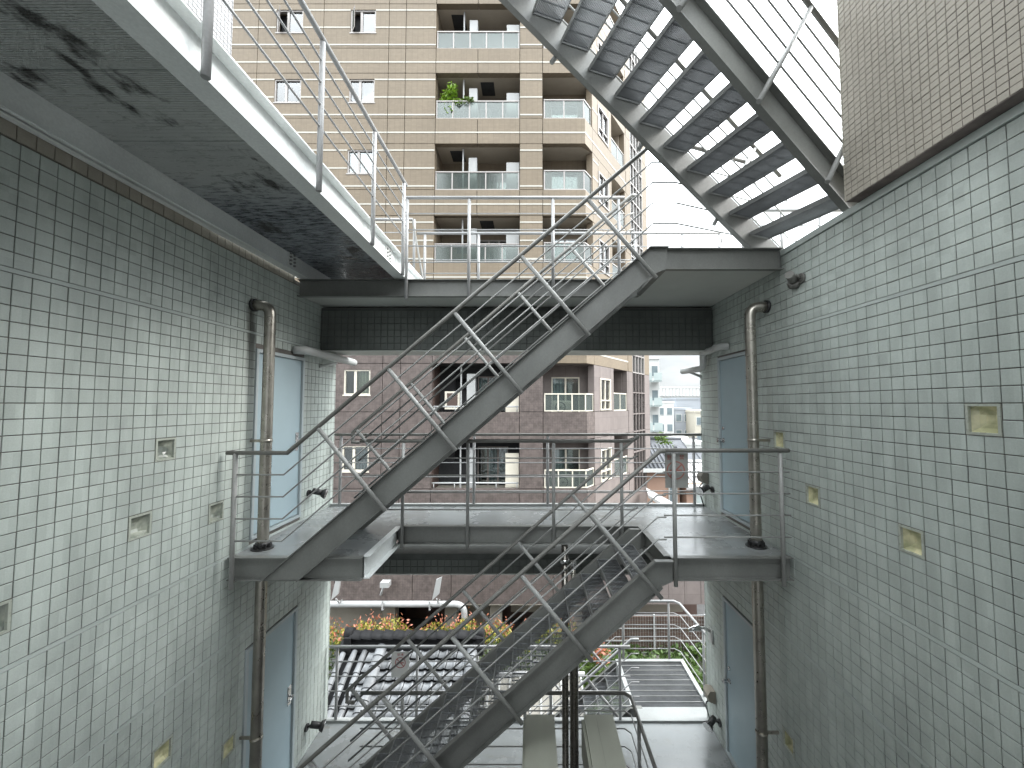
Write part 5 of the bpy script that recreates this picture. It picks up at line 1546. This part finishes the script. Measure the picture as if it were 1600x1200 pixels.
# ------------------------------------------------------------------ the town beyond, seen through the gap at right
def far_building(name, label, cat, x0, x1, y0, y1, ztop, mat, cols=3, fl=3.0, wmat='far_glass', roof=None, balc=False):
    t = thing(name, label, cat, ((x0 + x1) / 2, (y0 + y1) / 2, GZ))
    obj('wall', MB().box((x0, y0, GZ), (x1, y1, ztop)), mat, t)
    if roof == 'gable':
        ym = (y0 + y1) / 2
        h_ = (y1 - y0) * .28
        o_ = .5
        m = MB()
        m.add([(x0 - o_, y0 - o_, ztop - .1), (x1 + o_, y0 - o_, ztop - .1), (x1 + o_, ym, ztop + h_), (x0 - o_, ym, ztop + h_), (x1 + o_, y1 + o_, ztop - .1), (x0 - o_, y1 + o_, ztop - .1),
               (x0 - o_, y0 - o_, ztop - .25), (x1 + o_, y0 - o_, ztop - .25)], [(0, 1, 2, 3), (3, 2, 4, 5), (6, 7, 1, 0), (0, 3, 5), (1, 4, 2), (6, 0, 5), (7, 4, 1)])
        r_ = obj('roof', m, 'far_roof', t)
        n_ = int((x1 - x0) / 1.0)
        m = MB()
        for i in range(n_ + 1):
            xx = x0 - o_ + i * (x1 - x0 + 2 * o_) / n_
            m.add([(xx - .06, y0 - o_, ztop - .09), (xx + .06, y0 - o_, ztop - .09), (xx + .06, ym, ztop + h_ + .01), (xx - .06, ym, ztop + h_ + .01), (xx, y0 - o_, ztop + .02), (xx, ym, ztop + h_ + .12)], [(0, 4, 5, 3), (4, 1, 2, 5), (0, 1, 4)])
        obj('roof_ribs', m, 'far_roof', r_)
        obj('ridge', MB().tube([(x0 - o_, ym, ztop + h_ + .08), (x1 + o_, ym, ztop + h_ + .08)], .16, 6), 'far_roof', r_)
    else:
        obj('parapet', MB().box((x0 - .1, y0 - .1, ztop), (x1 + .1, y1 + .1, ztop + .4)), mat, t)
    z = ztop - fl * .95
    while z > GZ + .3:
        for i in range(cols):
            w_ = (x1 - x0) / cols
            a_ = x0 + w_ * (i + .2); b_ = x0 + w_ * (i + .8)
            f = MB().box((a_ - .08, y0 - .06, z + fl * .22), (b_ + .08, y0 - .004, z + fl * .70))
            o = obj('window', f, 'far_white', t)
            obj('pane', MB().box((a_, y0 - .075, z + fl * .25), (b_, y0 - .062, z + fl * .67)), wmat, o)
            if balc:
                obj('balcony', MB().box((x0 + w_ * i + .1, y0 - 1.2, z + fl * .0), (x0 + w_ * (i + 1) - .1, y0 - .08, z + fl * .05)).box((x0 + w_ * i + .1, y0 - 1.25, z + fl * .05), (x0 + w_ * (i + 1) - .1, y0 - 1.2, z + fl * .36)), 'far_teal', t)
        z -= fl
    return t
far_building('apartment_block', 'tall white apartment block with glazed balconies just right of the tower', 'building', 13.0, 15.3, 48, 60, 5.4, 'far_white', 2, 2.9, balc=True)
far_building('long_office', 'long white building with a slotted parapet on the horizon', 'building', 38, 66, 125, 140, 2.2, 'far_white', 12, 3.2)
o_ = thing('slotted_screen', 'white slotted screen along the roof of the long building on the horizon', 'screen', (52, 124.5, 2.6))
for i in range(26): obj('fin', MB().box((38.5 + i * 1.05, 124.3, 2.7), (39.1 + i * 1.05, 124.9, 5.0)), 'far_white', o_)
obj('top_beam', MB().box((38, 124.2, 5.0), (66, 125, 5.5)), 'far_white', o_)
far_building('office_block', 'blue grey windowless office block in the middle of the distant town', 'building', 29.5, 38.5, 82, 95, 1.0, 'far_grey', 1, 9.0, 'far_grey')
far_building('apartment_house', 'pale grey narrow apartment house left of the blue grey block', 'building', 22.4, 25.4, 72, 80, 0.2, 'far_white', 2, 2.9)
far_building('apartment_house', 'grey stepped apartment house between the white block and the blue grey block', 'building', 26.2, 29.3, 74, 84, -1.0, 'far_grey', 2, 2.9)
far_building('office_block', 'cream block at the right edge of the gap, beside the tiled wall', 'building', 28.3, 33.5, 70, 78, -1.4, 'far_cream', 3, 3.0)
far_building('town_house', 'white house under a dark roof in the middle of the gap', 'house', 14.3, 17.0, 46, 49, -4.9, 'far_white', 2, 2.8, roof='gable')
far_building('town_house', 'white flat roofed house right of the dark roofed one', 'house', 18.3, 21.5, 50, 54, -5.0, 'far_white', 2, 2.8)
far_building('town_house', 'pale house under a grey tiled roof behind the no smoking sign', 'house', 9.9, 11.6, 32.5, 35.2, -4.35, 'far_cream', 2, 2.6, roof='gable')
far_building('town_house', 'grey roofed house with pale yellow walls at the right of the gap', 'house', 13.0, 17.0, 36, 38.5, -5.0, 'far_cream', 2, 2.6, roof='gable')
far_building('town_house', 'grey walled house under a dark gable roof at the left edge of the gap', 'house', 21.6, 23.4, 68, 71, -6.6, 'far_grey', 2, 2.8, roof='gable')
far_building('town_house', 'narrow white flat roofed house in the middle of the distant roofs', 'house', 21.4, 23.2, 60, 64, -5.2, 'far_white', 2, 2.8)
far_building('town_house', 'cream house under a dark gable roof at the right edge of the gap', 'house', 22.6, 25.2, 61, 64, -6.2, 'far_cream', 2, 2.8, roof='gable')
far_building('town_house', 'small cream flat roofed house just above the tiled roof of the salmon house', 'house', 16.2, 17.7, 52, 55, -6.0, 'far_cream', 2, 2.8)
# salmon houses close by
t = thing('salmon_house', 'salmon walled house under a grey tiled roof seen through the landing rail', 'house', (9.6, 25, GZ))
obj('wall', MB().box((6.6, 23.5, GZ), (8.55, 27, -3.45)), 'far_salmon', t)
m = MB().add([(6.2, 23.0, -3.6), (8.7, 23.0, -3.6), (8.7, 25.2, -2.5), (6.2, 25.2, -2.5), (6.2, 27.4, -3.6), (8.7, 27.4, -3.6), (6.2, 23.0, -3.75), (8.7, 23.0, -3.75)], [(0, 1, 2, 3), (3, 2, 5, 4), (6, 7, 1, 0), (0, 3, 4), (1, 5, 2)])
r_ = obj('roof', m, 'far_roof', t)
m = MB()
for i in range(11):
    x = 6.3 + i * .235
    m.tube([(x, 22.98, -3.58), (x, 25.2, -2.47)], .05, 6)
obj('roof_rolls', m, 'far_roof', r_)
obj('eave_line', MB().box((6.2, 22.9, -3.82), (8.7, 23.0, -3.62)), 'far_white', r_)
t = thing('salmon_house', 'smaller salmon house under a pale metal roof beside the right wall', 'house', (11.8, 24, GZ))
obj('wall', MB().box((8.75, 23.0, GZ), (11.6, 27, -4.45)), 'far_salmon', t)
m = MB().add([(8.6, 22.6, -4.6), (11.8, 22.6, -4.6), (11.8, 26.5, -3.6), (8.3, 26.5, -3.6), (8.6, 22.6, -4.72), (11.8, 22.6, -4.72)], [(0, 1, 2, 3), (4, 5, 1, 0)])
r_ = obj('roof', m, 'far_roof_pale', t)
for i in range(7):
    x = 8.7 + i * .5
    obj('roof_seam', MB().add([(x, 22.6, -4.6), (x + .05, 22.6, -4.6), (x - .05, 26.5, -3.6), (x - .1, 26.5, -3.6), (x + .02, 22.6, -4.52), (x - .08, 26.5, -3.52)], [(0, 4, 5, 3), (4, 1, 2, 5), (0, 1, 4)]), 'far_roof_pale', r_)
o = obj('window', MB().box((9.2, 22.94, -5.9), (10.0, 22.99, -5.0)), 'far_white', t); obj('pane', MB().box((9.28, 22.92, -5.82), (9.92, 22.938, -5.08)), 'far_teal', o)
o = obj('window', MB().box((7.9, 23.44, -5.7), (8.4, 23.49, -4.7)), 'far_white', t); obj('pane', MB().box((7.96, 23.42, -5.62), (8.34, 23.438, -4.78)), 'far_glass', o)
t = thing('street_tree', 'small green tree among the houses beyond the tower', 'tree', (9.4, 29, GZ))
obj('trunk', MB().tube([(9.4, 29, GZ), (9.4, 29, -3.4)], .14, 8, True, .06), 'wood', t)
m = MB()
for c_, r_, n_ in (((9.3, 29, -2.4), (.6, .6, .4), 150), ((9.7, 29.2, -2.9), (.6, .6, .4), 130), ((9.0, 28.8, -3.4), (.6, .6, .5), 130), ((9.4, 29, -4.2), (.7, .7, .6), 160)):
    q = leaf_cloud(n_, c_, r_, .13, rnd); m.add(q.v, q.f)
obj('crown', m, 'leaf_green', t, 'stuff')
t = thing('carport', 'white gabled carport roof in the yard in front of the salmon house', 'carport', (6.6, 21, GZ))
m = MB().add([(5.9, 20.6, -4.55), (7.1, 20.2, -5.25), (7.1, 20.2, -5.40), (5.9, 20.6, -4.70), (6.3, 22.4, -4.55), (7.6, 22.0, -5.25), (7.6, 22.0, -5.40), (6.3, 22.4, -4.70)], [(0, 1, 5, 4), (3, 7, 6, 2), (0, 3, 2, 1), (1, 2, 6, 5), (4, 5, 6, 7), (0, 4, 7, 3)])
obj('roof', m, 'white_paint', t)
for (x, y, z) in ((6.1, 20.7, -4.8), (7.0, 20.4, -5.3), (7.4, 21.8, -5.3)): obj('post', MB().tube([(x, y, GZ), (x, y, z)], .05, 8), 'white_paint', t)
